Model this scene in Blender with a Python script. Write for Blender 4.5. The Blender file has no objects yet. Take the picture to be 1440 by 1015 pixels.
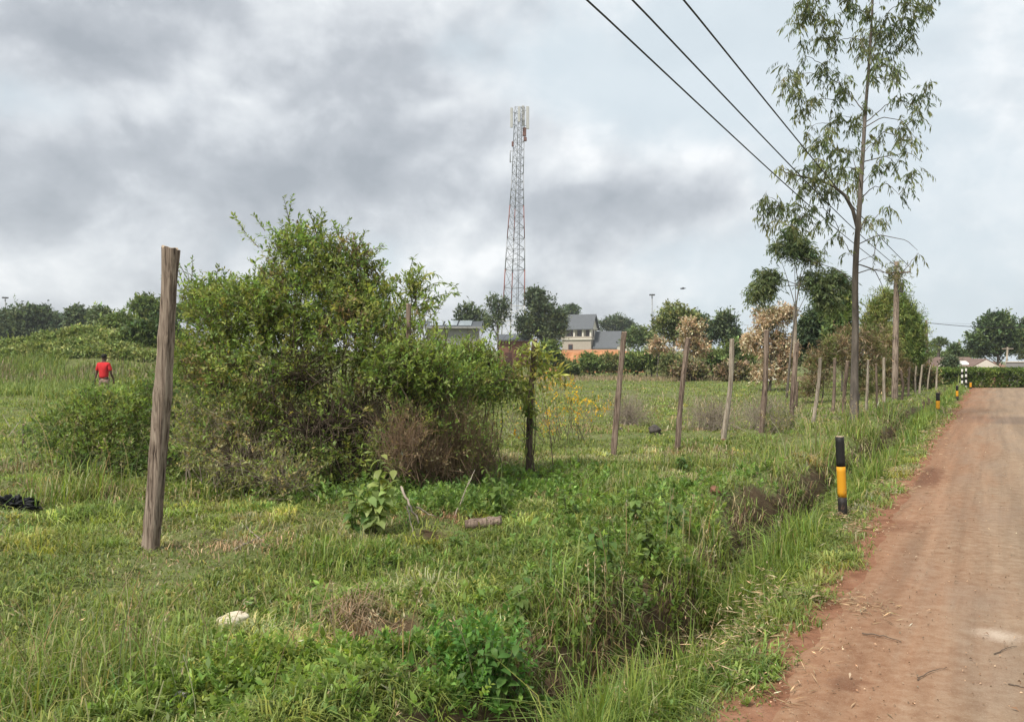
import bpy, bmesh, math, random
import numpy as np
from mathutils import Vector

# ------------------------------------------------------------------ camera model
F, CX, HZ, CZ = 1152.0, 720.0, 505.0, 1.6      # focal length in photo pixels, centre column, eye-level row, eye height
RD = (0.506, 0.8625)                            # direction of the road on the ground
RN = (0.8625, -0.506)                           # to the right of the road
rng = np.random.default_rng(7)
random.seed(7)
C = bpy.context.scene.collection
R = math.radians

# ------------------------------------------------------------------ noise on arrays
_tab = np.random.default_rng(99).random((256, 256))
def vnoise(x, y, seed=0):
    x = np.asarray(x, float) + seed * 17.31; y = np.asarray(y, float) + seed * 9.77
    ix = np.floor(x).astype(int); iy = np.floor(y).astype(int)
    fx = x - ix; fy = y - iy
    fx = fx * fx * (3 - 2 * fx); fy = fy * fy * (3 - 2 * fy)
    g = lambda a, b: _tab[a & 255, b & 255]
    return (g(ix, iy) * (1 - fx) + g(ix + 1, iy) * fx) * (1 - fy) + (g(ix, iy + 1) * (1 - fx) + g(ix + 1, iy + 1) * fx) * fy
def fbm(x, y, octv=3, seed=0):
    v, a, t = 0, 1.0, 0
    for k in range(octv):
        v = v + a * vnoise(np.asarray(x) * 2 ** k, np.asarray(y) * 2 ** k, seed + k * 3); t += a; a *= .5
    return v / t
def sst(a, b, x):
    t = np.clip((np.asarray(x, float) - a) / (b - a), 0, 1)
    return t * t * (3 - 2 * t)
def su(x, y):
    return RN[0] * x + RN[1] * y, RD[0] * x + RD[1] * y
def ditch_c(u):
    return -1.84 + .30 * (fbm(u * .45, 0 * u + 3.3, 2, 5) - .5)
HOLES = []
def H(x, y):
    x = np.asarray(x, float); y = np.asarray(y, float)
    s, u = su(x, y)
    r = np.hypot(x, y)
    left = sst(-1.15, -1.5, s)
    inland = sst(-1.9, -2.6, s)
    z = left * (.05 * (fbm(x * 1.7, y * 1.7, 3, 1) - .5))
    z = z + inland * (.16 * (fbm(x * .45, y * .45, 2, 2) - .5) + (.17 + .22 * np.exp(-((s + 2.7) / .8) ** 2)) * (fbm(x * 1.9, y * 1.9, 3, 4) - .5) * sst(60, 20, r))
    sc = ditch_c(u)
    d = s - sc
    wl = .07 + .12 * fbm(u * 1.3, 0 * u, 2, 8)
    g = np.where(d < 0, np.exp(-(d / wl) ** 2), np.exp(-(d / .36) ** 2))
    z = z - .62 * g * (.55 + .45 * sst(34, 12, u)) * (.75 + .5 * fbm(u * .9, 0 * u, 2, 9))
    z = z + .20 * np.exp(-((d + .50) / .30) ** 2) * (.3 + fbm(u * 1.1, s * 1.1, 2, 11))
    for (hx, hy, hr, hd) in HOLES:
        z = z - hd * np.exp(-((x - hx) ** 2 + (y - hy) ** 2) / hr ** 2)
    # rise at the left far side of the field, gentle plateau far off, dip behind the hedge
    z = z + 3.3 * np.exp(-((x + 25) / 9.5) ** 2) * np.exp(-((y - 52) / 6.0) ** 2) * (.85 + .3 * fbm(x * .25, y * .25, 2, 13))
    ang = x / np.maximum(y, 1)
    z = z + 3.0 * sst(96, 150, y) * (1 - sst(.33, .42, ang))
    z = z - 1.5 * sst(50, 66, y) * sst(.40, .48, ang)
    rr = sst(5.2, 5.8, s)
    z = z + rr * .12 * (fbm(x * .8, y * .8, 2, 15) - .3)
    return z
def W(px, py, Y):
    return np.array([(px - CX) / F * Y, Y, CZ - (py - HZ) / F * Y])
def gh(x, y):
    return float(H(np.array([x]), np.array([y]))[0])
def G(px, py):
    """ground point seen at a photo pixel"""
    k = (py - HZ) / F
    Y = CZ / max(k, 1e-3)
    for _ in range(12):
        z = gh((px - CX) / F * Y, Y)
        Y = .5 * Y + .5 * (CZ - z) / max(k, 1e-3)
    return np.array([(px - CX) / F * Y, Y, gh((px - CX) / F * Y, Y)])

_hl = [G(px, py) for (px, py) in ((582, 940), (905, 842), (945, 855), (862, 900), (800, 965), (612, 745), (640, 885), (1055, 768), (1095, 728), (1000, 800), (745, 905), (880, 765), (540, 880))]
HOLES = [(q[0], q[1], .09 + .012 * q[1], .22) for q in _hl]
# ------------------------------------------------------------------ materials
def newmat(name):
    m = bpy.data.materials.new(name); m.use_nodes = True
    nt = m.node_tree
    return m, nt, nt.nodes['Principled BSDF']
def ramp(nt, stops, fac):
    n = nt.nodes.new('ShaderNodeValToRGB')
    e = n.color_ramp.elements
    while len(e) < len(stops): e.new(.5)
    for k, (p, c) in enumerate(stops):
        e[k].position = p; e[k].color = (*c, 1)
    nt.links.new(fac, n.inputs[0])
    return n.outputs[0]
def noise(nt, vec, scale, detail=4, rough=.55, dist=0):
    n = nt.nodes.new('ShaderNodeTexNoise')
    n.inputs['Scale'].default_value = scale; n.inputs['Detail'].default_value = detail
    n.inputs['Roughness'].default_value = rough; n.inputs['Distortion'].default_value = dist
    if vec is not None: nt.links.new(vec, n.inputs['Vector'])
    return n.outputs[0]
def coords(nt, kind='Object', scale=(1, 1, 1)):
    t = nt.nodes.new('ShaderNodeTexCoord'); mp = nt.nodes.new('ShaderNodeMapping')
    mp.inputs['Scale'].default_value = scale
    nt.links.new(t.outputs[kind], mp.inputs['Vector'])
    return mp.outputs[0]
def bump(nt, bsdf, h, strength=.4, dist=.02):
    b = nt.nodes.new('ShaderNodeBump'); b.inputs['Strength'].default_value = strength; b.inputs['Distance'].default_value = dist
    nt.links.new(h, b.inputs['Height']); nt.links.new(b.outputs[0], bsdf.inputs['Normal'])
def mmath(nt, op, a, b=None, c=None, clamp=False):
    n = nt.nodes.new('ShaderNodeMath'); n.operation = op; n.use_clamp = clamp
    for i, v in enumerate((a, b, c)):
        if v is None: continue
        if isinstance(v, (int, float)): n.inputs[i].default_value = v
        else: nt.links.new(v, n.inputs[i])
    return n.outputs[0]
def mixc(nt, fac, a, b):
    n = nt.nodes.new('ShaderNodeMix'); n.data_type = 'RGBA'
    for i, v in ((0, fac), (6, a), (7, b)):
        if isinstance(v, (int, float)): n.inputs[i].default_value = v
        elif isinstance(v, tuple): n.inputs[i].default_value = (*v, 1)
        else: nt.links.new(v, n.inputs[i])
    return n.outputs[2]
def leafmat(name, transl=.35, rough=.55, spec=.3):
    m, nt, b = newmat(name)
    a = nt.nodes.new('ShaderNodeAttribute'); a.attribute_name = 'col'
    nt.links.new(a.outputs['Color'], b.inputs['Base Color'])
    b.inputs['Roughness'].default_value = rough; b.inputs['Specular IOR Level'].default_value = spec
    if transl > 0:
        t = nt.nodes.new('ShaderNodeBsdfTranslucent')
        bc = nt.nodes.new('ShaderNodeVectorMath'); bc.operation = 'MULTIPLY'
        bc.inputs[1].default_value = (1.45, 1.5, .9)
        nt.links.new(a.outputs['Color'], bc.inputs[0]); nt.links.new(bc.outputs[0], t.inputs['Color'])
        mx = nt.nodes.new('ShaderNodeMixShader'); mx.inputs[0].default_value = transl
        nt.links.new(b.outputs[0], mx.inputs[1]); nt.links.new(t.outputs[0], mx.inputs[2])
        nt.links.new(mx.outputs[0], nt.nodes['Material Output'].inputs[0])
    return m
def surf(name, stops, scale=3, vscale=(1, 1, 1), rough=.8, bs=.4, bd=.02, detail=6, kind='Object', spec=.3, dist=0, metal=0):
    m, nt, b = newmat(name)
    v = coords(nt, kind, vscale)
    n = noise(nt, v, scale, detail, .6, dist)
    nt.links.new(ramp(nt, stops, n), b.inputs['Base Color'])
    b.inputs['Roughness'].default_value = rough; b.inputs['Specular IOR Level'].default_value = spec
    b.inputs['Metallic'].default_value = metal
    if bs: bump(nt, b, n, bs, bd)
    return m
M = {}
M['grass'] = leafmat('grass blade', .35, .5, .25)
M['leaf'] = leafmat('leaf', .42, .5, .3)
M['farleaf'] = leafmat('tree leaf', .22, .6, .2)
M['straw'] = leafmat('straw', .15, .7, .1)
M['twig'] = surf('twig bark', [(.3, (.07, .05, .035)), (.7, (.16, .12, .09))], 12, (1, 1, .3), .9, 0)
M['deadtwig'] = surf('dead twig', [(.3, (.19, .15, .115)), (.7, (.38, .32, .255))], 12, (1, 1, .3), .9, 0)
M['browntwig'] = surf('brown dead twig', [(.3, (.18, .115, .07)), (.7, (.34, .235, .155))], 12, (1, 1, .3), .9, 0)
M['bark'] = surf('trunk bark', [(.3, (.05, .042, .035)), (.5, (.12, .10, .082)), (.72, (.21, .18, .15))], 7, (1, 1, .22), .9, .6, .03)
M['palebark'] = surf('pale bark', [(.3, (.16, .13, .10)), (.7, (.34, .29, .24))], 7, (1, 1, .3), .9, .4, .02)

def post_mat(name, dark, mid, light):
    m, nt, b = newmat(name)
    v = coords(nt, 'Object', (1, 1, .045))
    n1 = noise(nt, v, 42, 8, .7, .9)
    v2 = coords(nt, 'Object', (1, 1, .35))
    n2 = noise(nt, v2, 5, 4, .6, .3)
    s = mmath(nt, 'ADD', mmath(nt, 'MULTIPLY', n1, .72), mmath(nt, 'MULTIPLY', n2, .28))
    col = ramp(nt, [(.40, dark), (.46, mid), (.54, light), (.60, tuple(min(1, c * 1.25) for c in light))], s)
    nt.links.new(col, b.inputs['Base Color'])
    b.inputs['Roughness'].default_value = .85; b.inputs['Specular IOR Level'].default_value = .2
    bump(nt, b, s, .9, .03)
    return m
M['post'] = post_mat('weathered post wood', (.03, .02, .016), (.125, .088, .066), (.24, .18, .14))
M['oldpost'] = post_mat('split old post wood', (.035, .025, .02), (.17, .125, .095), (.33, .26, .205))
M['postdark'] = post_mat('dark post wood', (.03, .022, .018), (.10, .07, .052), (.19, .14, .105))
M['postpale'] = post_mat('pale post wood', (.10, .08, .06), (.25, .20, .15), (.40, .34, .27))
M['cutwood'] = surf('cut wood', [(.3, (.30, .22, .14)), (.7, (.5, .40, .28))], 30, (1, 1, 1), .8, .3, .005)

def ground_material():
    m, nt, b = newmat('field soil')
    g = nt.nodes.new('ShaderNodeNewGeometry'); P = g.outputs['Position']
    n1 = noise(nt, P, .7, 5, .6); n2 = noise(nt, P, 5, 6, .65); n3 = noise(nt, P, 38, 5, .7)
    t = mmath(nt, 'ADD', mmath(nt, 'MULTIPLY', n1, .3), mmath(nt, 'ADD', mmath(nt, 'MULTIPLY', n2, .32), mmath(nt, 'MULTIPLY', n3, .38)))
    green = ramp(nt, [(.36, (.085, .055, .032)), (.43, (.105, .095, .045)), (.49, (.13, .15, .055)), (.57, (.17, .185, .075)), (.68, (.24, .21, .12))], t)
    red = ramp(nt, [(.3, (.16, .072, .040)), (.55, (.27, .135, .08)), (.75, (.33, .19, .12))], n2)
    dp = nt.nodes.new('ShaderNodeVectorMath'); dp.operation = 'DOT_PRODUCT'; dp.inputs[1].default_value = (RN[0], RN[1], 0)
    nt.links.new(P, dp.inputs[0])
    s = mmath(nt, 'ADD', dp.outputs['Value'], mmath(nt, 'MULTIPLY', mmath(nt, 'SUBTRACT', n2, .5), .75))
    mr = nt.nodes.new('ShaderNodeMapRange'); mr.interpolation_type = 'SMOOTHSTEP'
    mr.inputs['From Min'].default_value = -1.32; mr.inputs['From Max'].default_value = -.98
    nt.links.new(s, mr.inputs[0])
    mr2 = nt.nodes.new('ShaderNodeMapRange'); mr2.interpolation_type = 'SMOOTHSTEP'
    mr2.inputs['From Min'].default_value = 5.3; mr2.inputs['From Max'].default_value = 5.0
    nt.links.new(s, mr2.inputs[0])
    f = mmath(nt, 'MULTIPLY', mr.outputs[0], mr2.outputs[0])
    sn = nt.nodes.new('ShaderNodeSeparateXYZ'); nt.links.new(g.outputs['True Normal'], sn.inputs[0])
    sl = nt.nodes.new('ShaderNodeMapRange'); sl.inputs['From Min'].default_value = .86; sl.inputs['From Max'].default_value = .68
    nt.links.new(sn.outputs[2], sl.inputs[0])
    soil = ramp(nt, [(.3, (.05, .032, .022)), (.6, (.11, .07, .045)), (.75, (.17, .11, .07))], n2)
    nt.links.new(mixc(nt, mmath(nt, 'MULTIPLY', sl.outputs[0], .9), mixc(nt, f, green, red), soil), b.inputs['Base Color'])
    b.inputs['Roughness'].default_value = .95; b.inputs['Specular IOR Level'].default_value = .1
    h = mmath(nt, 'ADD', mmath(nt, 'MULTIPLY', n2, .6), mmath(nt, 'MULTIPLY', n3, .4))
    bump(nt, b, h, .8, .05)
    return m
def road_material():
    m, nt, b = newmat('dusty murram road')
    g = nt.nodes.new('ShaderNodeNewGeometry'); P = g.outputs['Position']
    dp = nt.nodes.new('ShaderNodeVectorMath'); dp.operation = 'DOT_PRODUCT'; dp.inputs[1].default_value = (RN[0], RN[1], 0)
    nt.links.new(P, dp.inputs[0]); s = dp.outputs['Value']
    du = nt.nodes.new('ShaderNodeVectorMath'); du.operation = 'DOT_PRODUCT'; du.inputs[1].default_value = (RD[0], RD[1], 0)
    nt.links.new(P, du.inputs[0]); u = du.outputs['Value']
    cb = nt.nodes.new('ShaderNodeCombineXYZ')
    nt.links.new(s, cb.inputs[0]); nt.links.new(mmath(nt, 'MULTIPLY', u, .16), cb.inputs[1])
    streak = noise(nt, cb.outputs[0], 2.1, 5, .6, .3)
    n1 = noise(nt, P, .55, 4, .6, .4); n2 = noise(nt, P, 11, 7, .72, .2); n3 = noise(nt, P, 60, 5, .75); n4 = noise(nt, P, 130, 3, .7)
    tan = ramp(nt, [(.3, (.215, .148, .095)), (.5, (.275, .197, .130)), (.7, (.335, .25, .172))], n2)
    red = ramp(nt, [(.3, (.205, .092, .046)), (.5, (.27, .138, .075)), (.72, (.32, .182, .108))], n2)
    grey = ramp(nt, [(.3, (.20, .145, .103)), (.7, (.32, .24, .175))], n3)
    # red soil along the left edge and in smears; grey where the old asphalt shows
    e = mmath(nt, 'ADD', s, mmath(nt, 'MULTIPLY', mmath(nt, 'SUBTRACT', streak, .5), 1.9))
    e = mmath(nt, 'ADD', e, mmath(nt, 'MULTIPLY', mmath(nt, 'SUBTRACT', n2, .5), .9))
    mr = nt.nodes.new('ShaderNodeMapRange'); mr.interpolation_type = 'SMOOTHSTEP'
    mr.inputs['From Min'].default_value = .55; mr.inputs['From Max'].default_value = -1.0
    nt.links.new(e, mr.inputs[0])
    k = mmath(nt, 'ADD', mmath(nt, 'MULTIPLY', n1, .55), mmath(nt, 'MULTIPLY', streak, .45))
    gm = nt.nodes.new('ShaderNodeMapRange'); gm.interpolation_type = 'SMOOTHSTEP'
    gm.inputs['From Min'].default_value = .46; gm.inputs['From Max'].default_value = .62
    nt.links.new(k, gm.inputs[0])
    col = mixc(nt, mmath(nt, 'MULTIPLY', gm.outputs[0], .6), tan, grey)
    # a darker strip of colour across the road further on
    w = mmath(nt, 'ABSOLUTE', mmath(nt, 'SUBTRACT', mmath(nt, 'ADD', u, mmath(nt, 'MULTIPLY', n2, 1.2)), 25.5))
    pm = nt.nodes.new('ShaderNodeMapRange'); pm.interpolation_type = 'SMOOTHSTEP'
    pm.inputs['From Min'].default_value = 1.9; pm.inputs['From Max'].default_value = 1.0
    nt.links.new(w, pm.inputs[0])
    col = mixc(nt, mmath(nt, 'MULTIPLY', pm.outputs[0], .6), col, (.16, .115, .088))
    col = mixc(nt, mmath(nt, 'MULTIPLY', mr.outputs[0], .8), col, red)
    # damp dark red soil where wheels cut the edge
    for (qx, qy, ra, rb, am) in ((1305, 672, .22, 1.3, .75), (1262, 742, .2, .5, .5), (890 + 300, 965, .1, .12, .5)):
        q = G(qx, qy); s0, u0 = float(RN[0] * q[0] + RN[1] * q[1]), float(RD[0] * q[0] + RD[1] * q[1])
        ds = mmath(nt, 'DIVIDE', mmath(nt, 'ADD', mmath(nt, 'SUBTRACT', s, s0), mmath(nt, 'MULTIPLY', mmath(nt, 'SUBTRACT', n2, .5), .35)), ra)
        du_ = mmath(nt, 'DIVIDE', mmath(nt, 'ADD', mmath(nt, 'SUBTRACT', u, u0), mmath(nt, 'MULTIPLY', mmath(nt, 'SUBTRACT', n1, .5), 1.2 * rb)), rb)
        dd = mmath(nt, 'ADD', mmath(nt, 'MULTIPLY', ds, ds), mmath(nt, 'MULTIPLY', du_, du_))
        wp = nt.nodes.new('ShaderNodeMapRange'); wp.interpolation_type = 'SMOOTHSTEP'; wp.inputs['From Min'].default_value = 1.2; wp.inputs['From Max'].default_value = .1
        nt.links.new(dd, wp.inputs[0])
        col = mixc(nt, mmath(nt, 'MULTIPLY', wp.outputs[0], am), col, (.135, .058, .032))
    # wheel tracks: paler and darker lengthwise bands
    cb2 = nt.nodes.new('ShaderNodeCombineXYZ')
    nt.links.new(s, cb2.inputs[0]); nt.links.new(mmath(nt, 'MULTIPLY', u, .035), cb2.inputs[1])
    trk = noise(nt, cb2.outputs[0], 4.5, 5, .62, .4)
    tk = nt.nodes.new('ShaderNodeMapRange'); tk.inputs['From Min'].default_value = .35; tk.inputs['From Max'].default_value = .68
    tk.inputs['To Min'].default_value = .80; tk.inputs['To Max'].default_value = 1.14
    nt.links.new(trk, tk.inputs[0])
    sc_ = nt.nodes.new('ShaderNodeVectorMath'); sc_.operation = 'SCALE'
    nt.links.new(col, sc_.inputs[0]); nt.links.new(tk.outputs[0], sc_.inputs['Scale']); col = sc_.outputs[0]
    # pale spilled dust
    vd = nt.nodes.new('ShaderNodeVectorMath'); vd.operation = 'DISTANCE'
    q = G(1405, 897); vd.inputs[1].default_value = (q[0], q[1], 0); nt.links.new(P, vd.inputs[0])
    sp = nt.nodes.new('ShaderNodeMapRange'); sp.inputs['From Min'].default_value = .16; sp.inputs['From Max'].default_value = 0.0
    nt.links.new(mmath(nt, 'ADD', vd.outputs['Value'], mmath(nt, 'MULTIPLY', mmath(nt, 'SUBTRACT', n3, .5), .3)), sp.inputs[0])
    col = mixc(nt, mmath(nt, 'MULTIPLY', sp.outputs[0], .6), col, (.62, .52, .42))
    # specks: small pale and dark grit
    gr = nt.nodes.new('ShaderNodeMapRange'); gr.inputs['From Min'].default_value = .60; gr.inputs['From Max'].default_value = .70
    nt.links.new(n4, gr.inputs[0])
    col = mixc(nt, mmath(nt, 'MULTIPLY', gr.outputs[0], .5), col, (.45, .36, .28))
    gd = nt.nodes.new('ShaderNodeMapRange'); gd.inputs['From Min'].default_value = .40; gd.inputs['From Max'].default_value = .30
    nt.links.new(n4, gd.inputs[0])
    col = mixc(nt, mmath(nt, 'MULTIPLY', gd.outputs[0], .5), col, (.09, .05, .035))
    nt.links.new(col, b.inputs['Base Color'])
    b.inputs['Roughness'].default_value = .92; b.inputs['Specular IOR Level'].default_value = .15
    h = mmath(nt, 'ADD', mmath(nt, 'MULTIPLY', n2, .22), mmath(nt, 'ADD', mmath(nt, 'MULTIPLY', n4, .35), mmath(nt, 'MULTIPLY', streak, .35)))
    bump(nt, b, h, .42, .015)
    return m

# ------------------------------------------------------------------ mesh building
class QB:
    """collects quads (with a colour per vertex) and builds ONE mesh object"""
    def __init__(s): s.v, s.f, s.c, s.n = [], [], [], 0
    def add(s, v, f, c=None):
        v = np.asarray(v, np.float32).reshape(-1, 3); f = np.asarray(f, np.int64).reshape(-1, 4)
        s.v.append(v); s.f.append(f + s.n); s.n += len(v)
        if c is None: c = np.ones((len(v), 3), np.float32) * .2
        c = np.asarray(c, np.float32)
        if c.ndim == 1: c = np.tile(c, (len(v), 1))
        s.c.append(c)
    def build(s, name, mat, parent=None, smooth=False, origin=None):
        v = np.concatenate(s.v); f = np.concatenate(s.f); c = np.concatenate(s.c)
        o0 = np.zeros(3)
        if parent is not None: o0 = np.array(parent.location)
        elif origin is not None: o0 = np.array(origin)
        v = (v - o0).astype(np.float32)
        me = bpy.data.meshes.new(name)
        me.vertices.add(len(v)); me.vertices.foreach_set('co', v.ravel())
        me.loops.add(f.size); me.loops.foreach_set('vertex_index', f.ravel().astype(np.int32))
        me.polygons.add(len(f)); me.polygons.foreach_set('loop_start', np.arange(0, f.size, 4, dtype=np.int32))
        me.update(calc_edges=True)
        a = me.color_attributes.new('col', 'FLOAT_COLOR', 'POINT')
        a.data.foreach_set('color', np.concatenate([c, np.ones((len(c), 1), np.float32)], 1).astype(np.float32).ravel())
        if smooth: me.polygons.foreach_set('use_smooth', np.ones(len(f), bool))
        me.materials.append(mat)
        o = bpy.data.objects.new(name, me); C.objects.link(o)
        if parent is not None: o.parent = parent
        elif origin is not None: o.location = origin
        return o
def tag(o, label=None, cat=None, group=None, kind=None):
    if label: o['label'] = label
    if cat: o['category'] = cat
    if group: o['group'] = group
    if kind: o['kind'] = kind
    return o
def thing(name, label, cat, loc, group=None):
    o = bpy.data.objects.new(name, None); C.objects.link(o)
    o.location = tuple(float(q) for q in loc); o.empty_display_size = .2
    return tag(o, label, cat, group)
FOL = np.array([1.27, 1.25, 1.18])
def nrm(a):
    return a / np.maximum(np.linalg.norm(a, axis=-1, keepdims=True), 1e-9)
def rdir(n, rg=None):
    rg = rg or rng
    return nrm(rg.normal(size=(n, 3)))

def tube(qb, pts, rad, sides=6, col=(.2, .15, .1), cap=True, wob=0, rg=None):
    pts = np.asarray(pts, float); n = len(pts)
    rad = np.broadcast_to(np.asarray(rad, float), (n,))
    t = np.gradient(pts, axis=0); t = nrm(t)
    ref = np.array([1., 0, 0]) if abs(t[0, 2]) > .7 else np.array([0, 0, 1.])
    a = nrm(np.cross(t, ref)); b = np.cross(t, a)
    th = np.linspace(0, 2 * np.pi, sides, endpoint=False)
    rr = rad[:, None] * np.ones(sides)
    if wob:
        rg = rg or rng
        rr = rr * (1 + wob * rg.normal(size=sides)[None] * .7 + wob * rg.normal(size=(n, sides)) * .35)
    v = pts[:, None] + rr[..., None] * (np.cos(th)[None, :, None] * a[:, None] + np.sin(th)[None, :, None] * b[:, None])
    i = np.arange(n - 1)[:, None] * sides; j = np.arange(sides)[None]
    jn = (j + 1) % sides
    f = np.stack([i + j, i + jn, i + sides + jn, i + sides + j], -1).reshape(-1, 4)
    v = v.reshape(-1, 3)
    if cap:
        c0 = len(v); v = np.vstack([v, pts[:1], pts[-1:]])
        k = np.arange(0, sides, 2)
        f = np.vstack([f, np.stack([np.full(len(k), c0), (k + 2) % sides, k + 1, k], -1),
                       np.stack([np.full(len(k), c0 + 1), (n - 1) * sides + k, (n - 1) * sides + k + 1, (n - 1) * sides + (k + 2) % sides], -1)])
    qb.add(v, f, np.array(col))
def bez(p0, p1, p2, n=6):
    t = np.linspace(0, 1, n)[:, None]
    return (1 - t) ** 2 * np.asarray(p0) + 2 * t * (1 - t) * np.asarray(p1) + t * t * np.asarray(p2)

def leaves(qb, P, D, N, L, Wd, col, fold=.15):
    """kite shaped leaves: base, side, tip, side"""
    n = len(P)
    if n == 0: return
    L = np.broadcast_to(L, (n,))[:, None]; Wd = np.broadcast_to(Wd, (n,))[:, None]
    S = nrm(np.cross(D, N)); Nn = np.cross(S, D)
    m = P + D * L * .45 + Nn * L * fold * .5
    v = np.stack([P, m + S * Wd * .5, P + D * L, m - S * Wd * .5], 1).reshape(-1, 3)
    f = np.arange(4 * n).reshape(-1, 4)
    qb.add(v, f, np.repeat(col, 4, 0))
def bigleaves(qb, P, D, N, L, Wd, col, curl=.5):
    """broad leaves of 2 x 4 quads, arching over"""
    n = len(P)
    if n == 0: return
    L = np.broadcast_to(L, (n,)); Wd = np.broadcast_to(Wd, (n,))
    S = nrm(np.cross(D, N)); Nn = np.cross(S, D)
    prof = np.array([.12, .8, 1., .62, .04])
    rows = []
    for k, t in enumerate(np.linspace(0, 1, 5)):
        c = P + D * (L * t * (1 - .18 * curl * t))[:, None] + Nn * (L * (.28 * t - curl * t * t * .75))[:, None]
        w = (Wd * prof[k] * .5)[:, None]
        up = Nn * (Wd * prof[k] * .10)[:, None]
        rows.append(np.stack([c + S * w + up, c, c - S * w + up], 1))
    v = np.stack(rows, 1)                      # n,5,3,3
    idx = np.arange(n * 15).reshape(n, 5, 3)
    f = np.stack([idx[:, :-1, :-1], idx[:, :-1, 1:], idx[:, 1:, 1:], idx[:, 1:, :-1]], -1).reshape(-1, 4)
    qb.add(v.reshape(-1, 3), f, np.repeat(col, 15, 0))
def colvar(base, n, var=.25, hue=.12, rg=None):
    rg = rg or rng
    b = np.asarray(base, float)
    if b.ndim == 1: b = np.tile(b, (n, 1))
    k = np.exp(rg.normal(size=(n, 1)) * var)
    h = rg.normal(size=(n, 1)) * hue
    b = b * FOL
    return np.clip(b * k * np.concatenate([1 + h, np.ones((n, 1)), 1 - h * .5], 1), .004, .8).astype(np.float32)
def shoots(ql, qs, P, D, L, k, ll, lw, col, droop=.15, spread=.9, leafdown=0., sr=.004, up=.25, scol=(.12, .1, .06), lvar=.22, t0=.12, rg=None):
    """leafy shoots: a bent stem with k leaves along it"""
    rg = rg or rng
    n = len(P)
    if n == 0: return
    L = np.broadcast_to(L, (n,))
    t = np.linspace(t0, 1, k)[None, :] + rg.uniform(-.4, .4, (n, k)) / k
    t = np.clip(t, 0, 1)
    g = np.array([0, 0, -1.])
    pos = P[:, None] + D[:, None] * (L[:, None] * t)[..., None] + g * (droop * L[:, None] * t ** 2)[..., None]
    tan = nrm(D[:, None] + g * (2 * droop * t)[..., None])
    rad = rg.normal(size=(n, k, 3)); rad = rad - tan * (rad * tan).sum(-1, keepdims=True); rad = nrm(rad)
    d = nrm(tan * (1 - spread * .55) + rad * spread + np.array([0, 0, up - leafdown]))
    N = nrm(rg.normal(size=(n, k, 3)) * .55 + np.array([0, 0, 1.]))
    if leafdown > .5: N = nrm(rg.normal(size=(n, k, 3)))
    c = np.repeat(np.asarray(col), k, 0) if np.asarray(col).ndim == 2 else np.tile(col, (n * k, 1))
    c = colvar(c, n * k, lvar, .06, rg)
    sz = np.exp(rg.normal(size=n * k) * .25)
    leaves(ql, pos.reshape(-1, 3), d.reshape(-1, 3), N.reshape(-1, 3), ll * sz, lw * sz, c)
    if qs is not None:
        tt = np.array([0, .5, 1.])
        sp = P[:, None] + D[:, None] * (L[:, None] * tt)[..., None] + g * (droop * L[:, None] * tt ** 2)[..., None]
        a = nrm(np.cross(D, rg.normal(size=(n, 3)))); b = np.cross(D, a)
        ring = []
        for q in range(3):
            th = q * 2.0944
            ring.append(np.cos(th) * a + np.sin(th) * b)
        ring = np.stack(ring, 1)              # n,3,3
        rr = np.array([1, .7, .25]) * sr
        v = sp[:, :, None] + ring[:, None] * rr[None, :, None, None]
        idx = np.arange(n * 9).reshape(n, 3, 3)
        f = []
        for lev in range(2):
            for q in range(3):
                f.append(np.stack([idx[:, lev, q], idx[:, lev, (q + 1) % 3], idx[:, lev + 1, (q + 1) % 3], idx[:, lev + 1, q]], -1))
        qs.add(v.reshape(-1, 3), np.concatenate(f), np.array(scol))
def blades(qb, P, h, w, az, lean, col):
    n = len(P)
    if n == 0: return
    h = np.broadcast_to(h, (n,))[:, None]; w = np.broadcast_to(w, (n,))[:, None]; lean = np.broadcast_to(lean, (n,))[:, None]
    d = np.stack([np.cos(az), np.sin(az), 0 * az], 1); s = np.stack([-np.sin(az), np.cos(az), 0 * az], 1)
    z = np.array([0, 0, 1.])
    m = P + z * h * .6 * np.sqrt(np.maximum(1 - (lean * .4) ** 2, .1)) + d * h * lean * .28
    t = P + z * h * np.maximum(1 - .55 * lean ** 1.6, .05) + d * h * lean * .85
    v = np.stack([P - s * w * .5, P + s * w * .5, m + s * w * .42, m - s * w * .42, t + s * w * .07, t - s * w * .07], 1)
    i = np.arange(n)[:, None] * 6
    f = np.concatenate([i + np.array([0, 1, 2, 3]), i + np.array([3, 2, 4, 5])], 0)
    qb.add(v.reshape(-1, 3), f, np.repeat(col, 6, 0))

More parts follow.
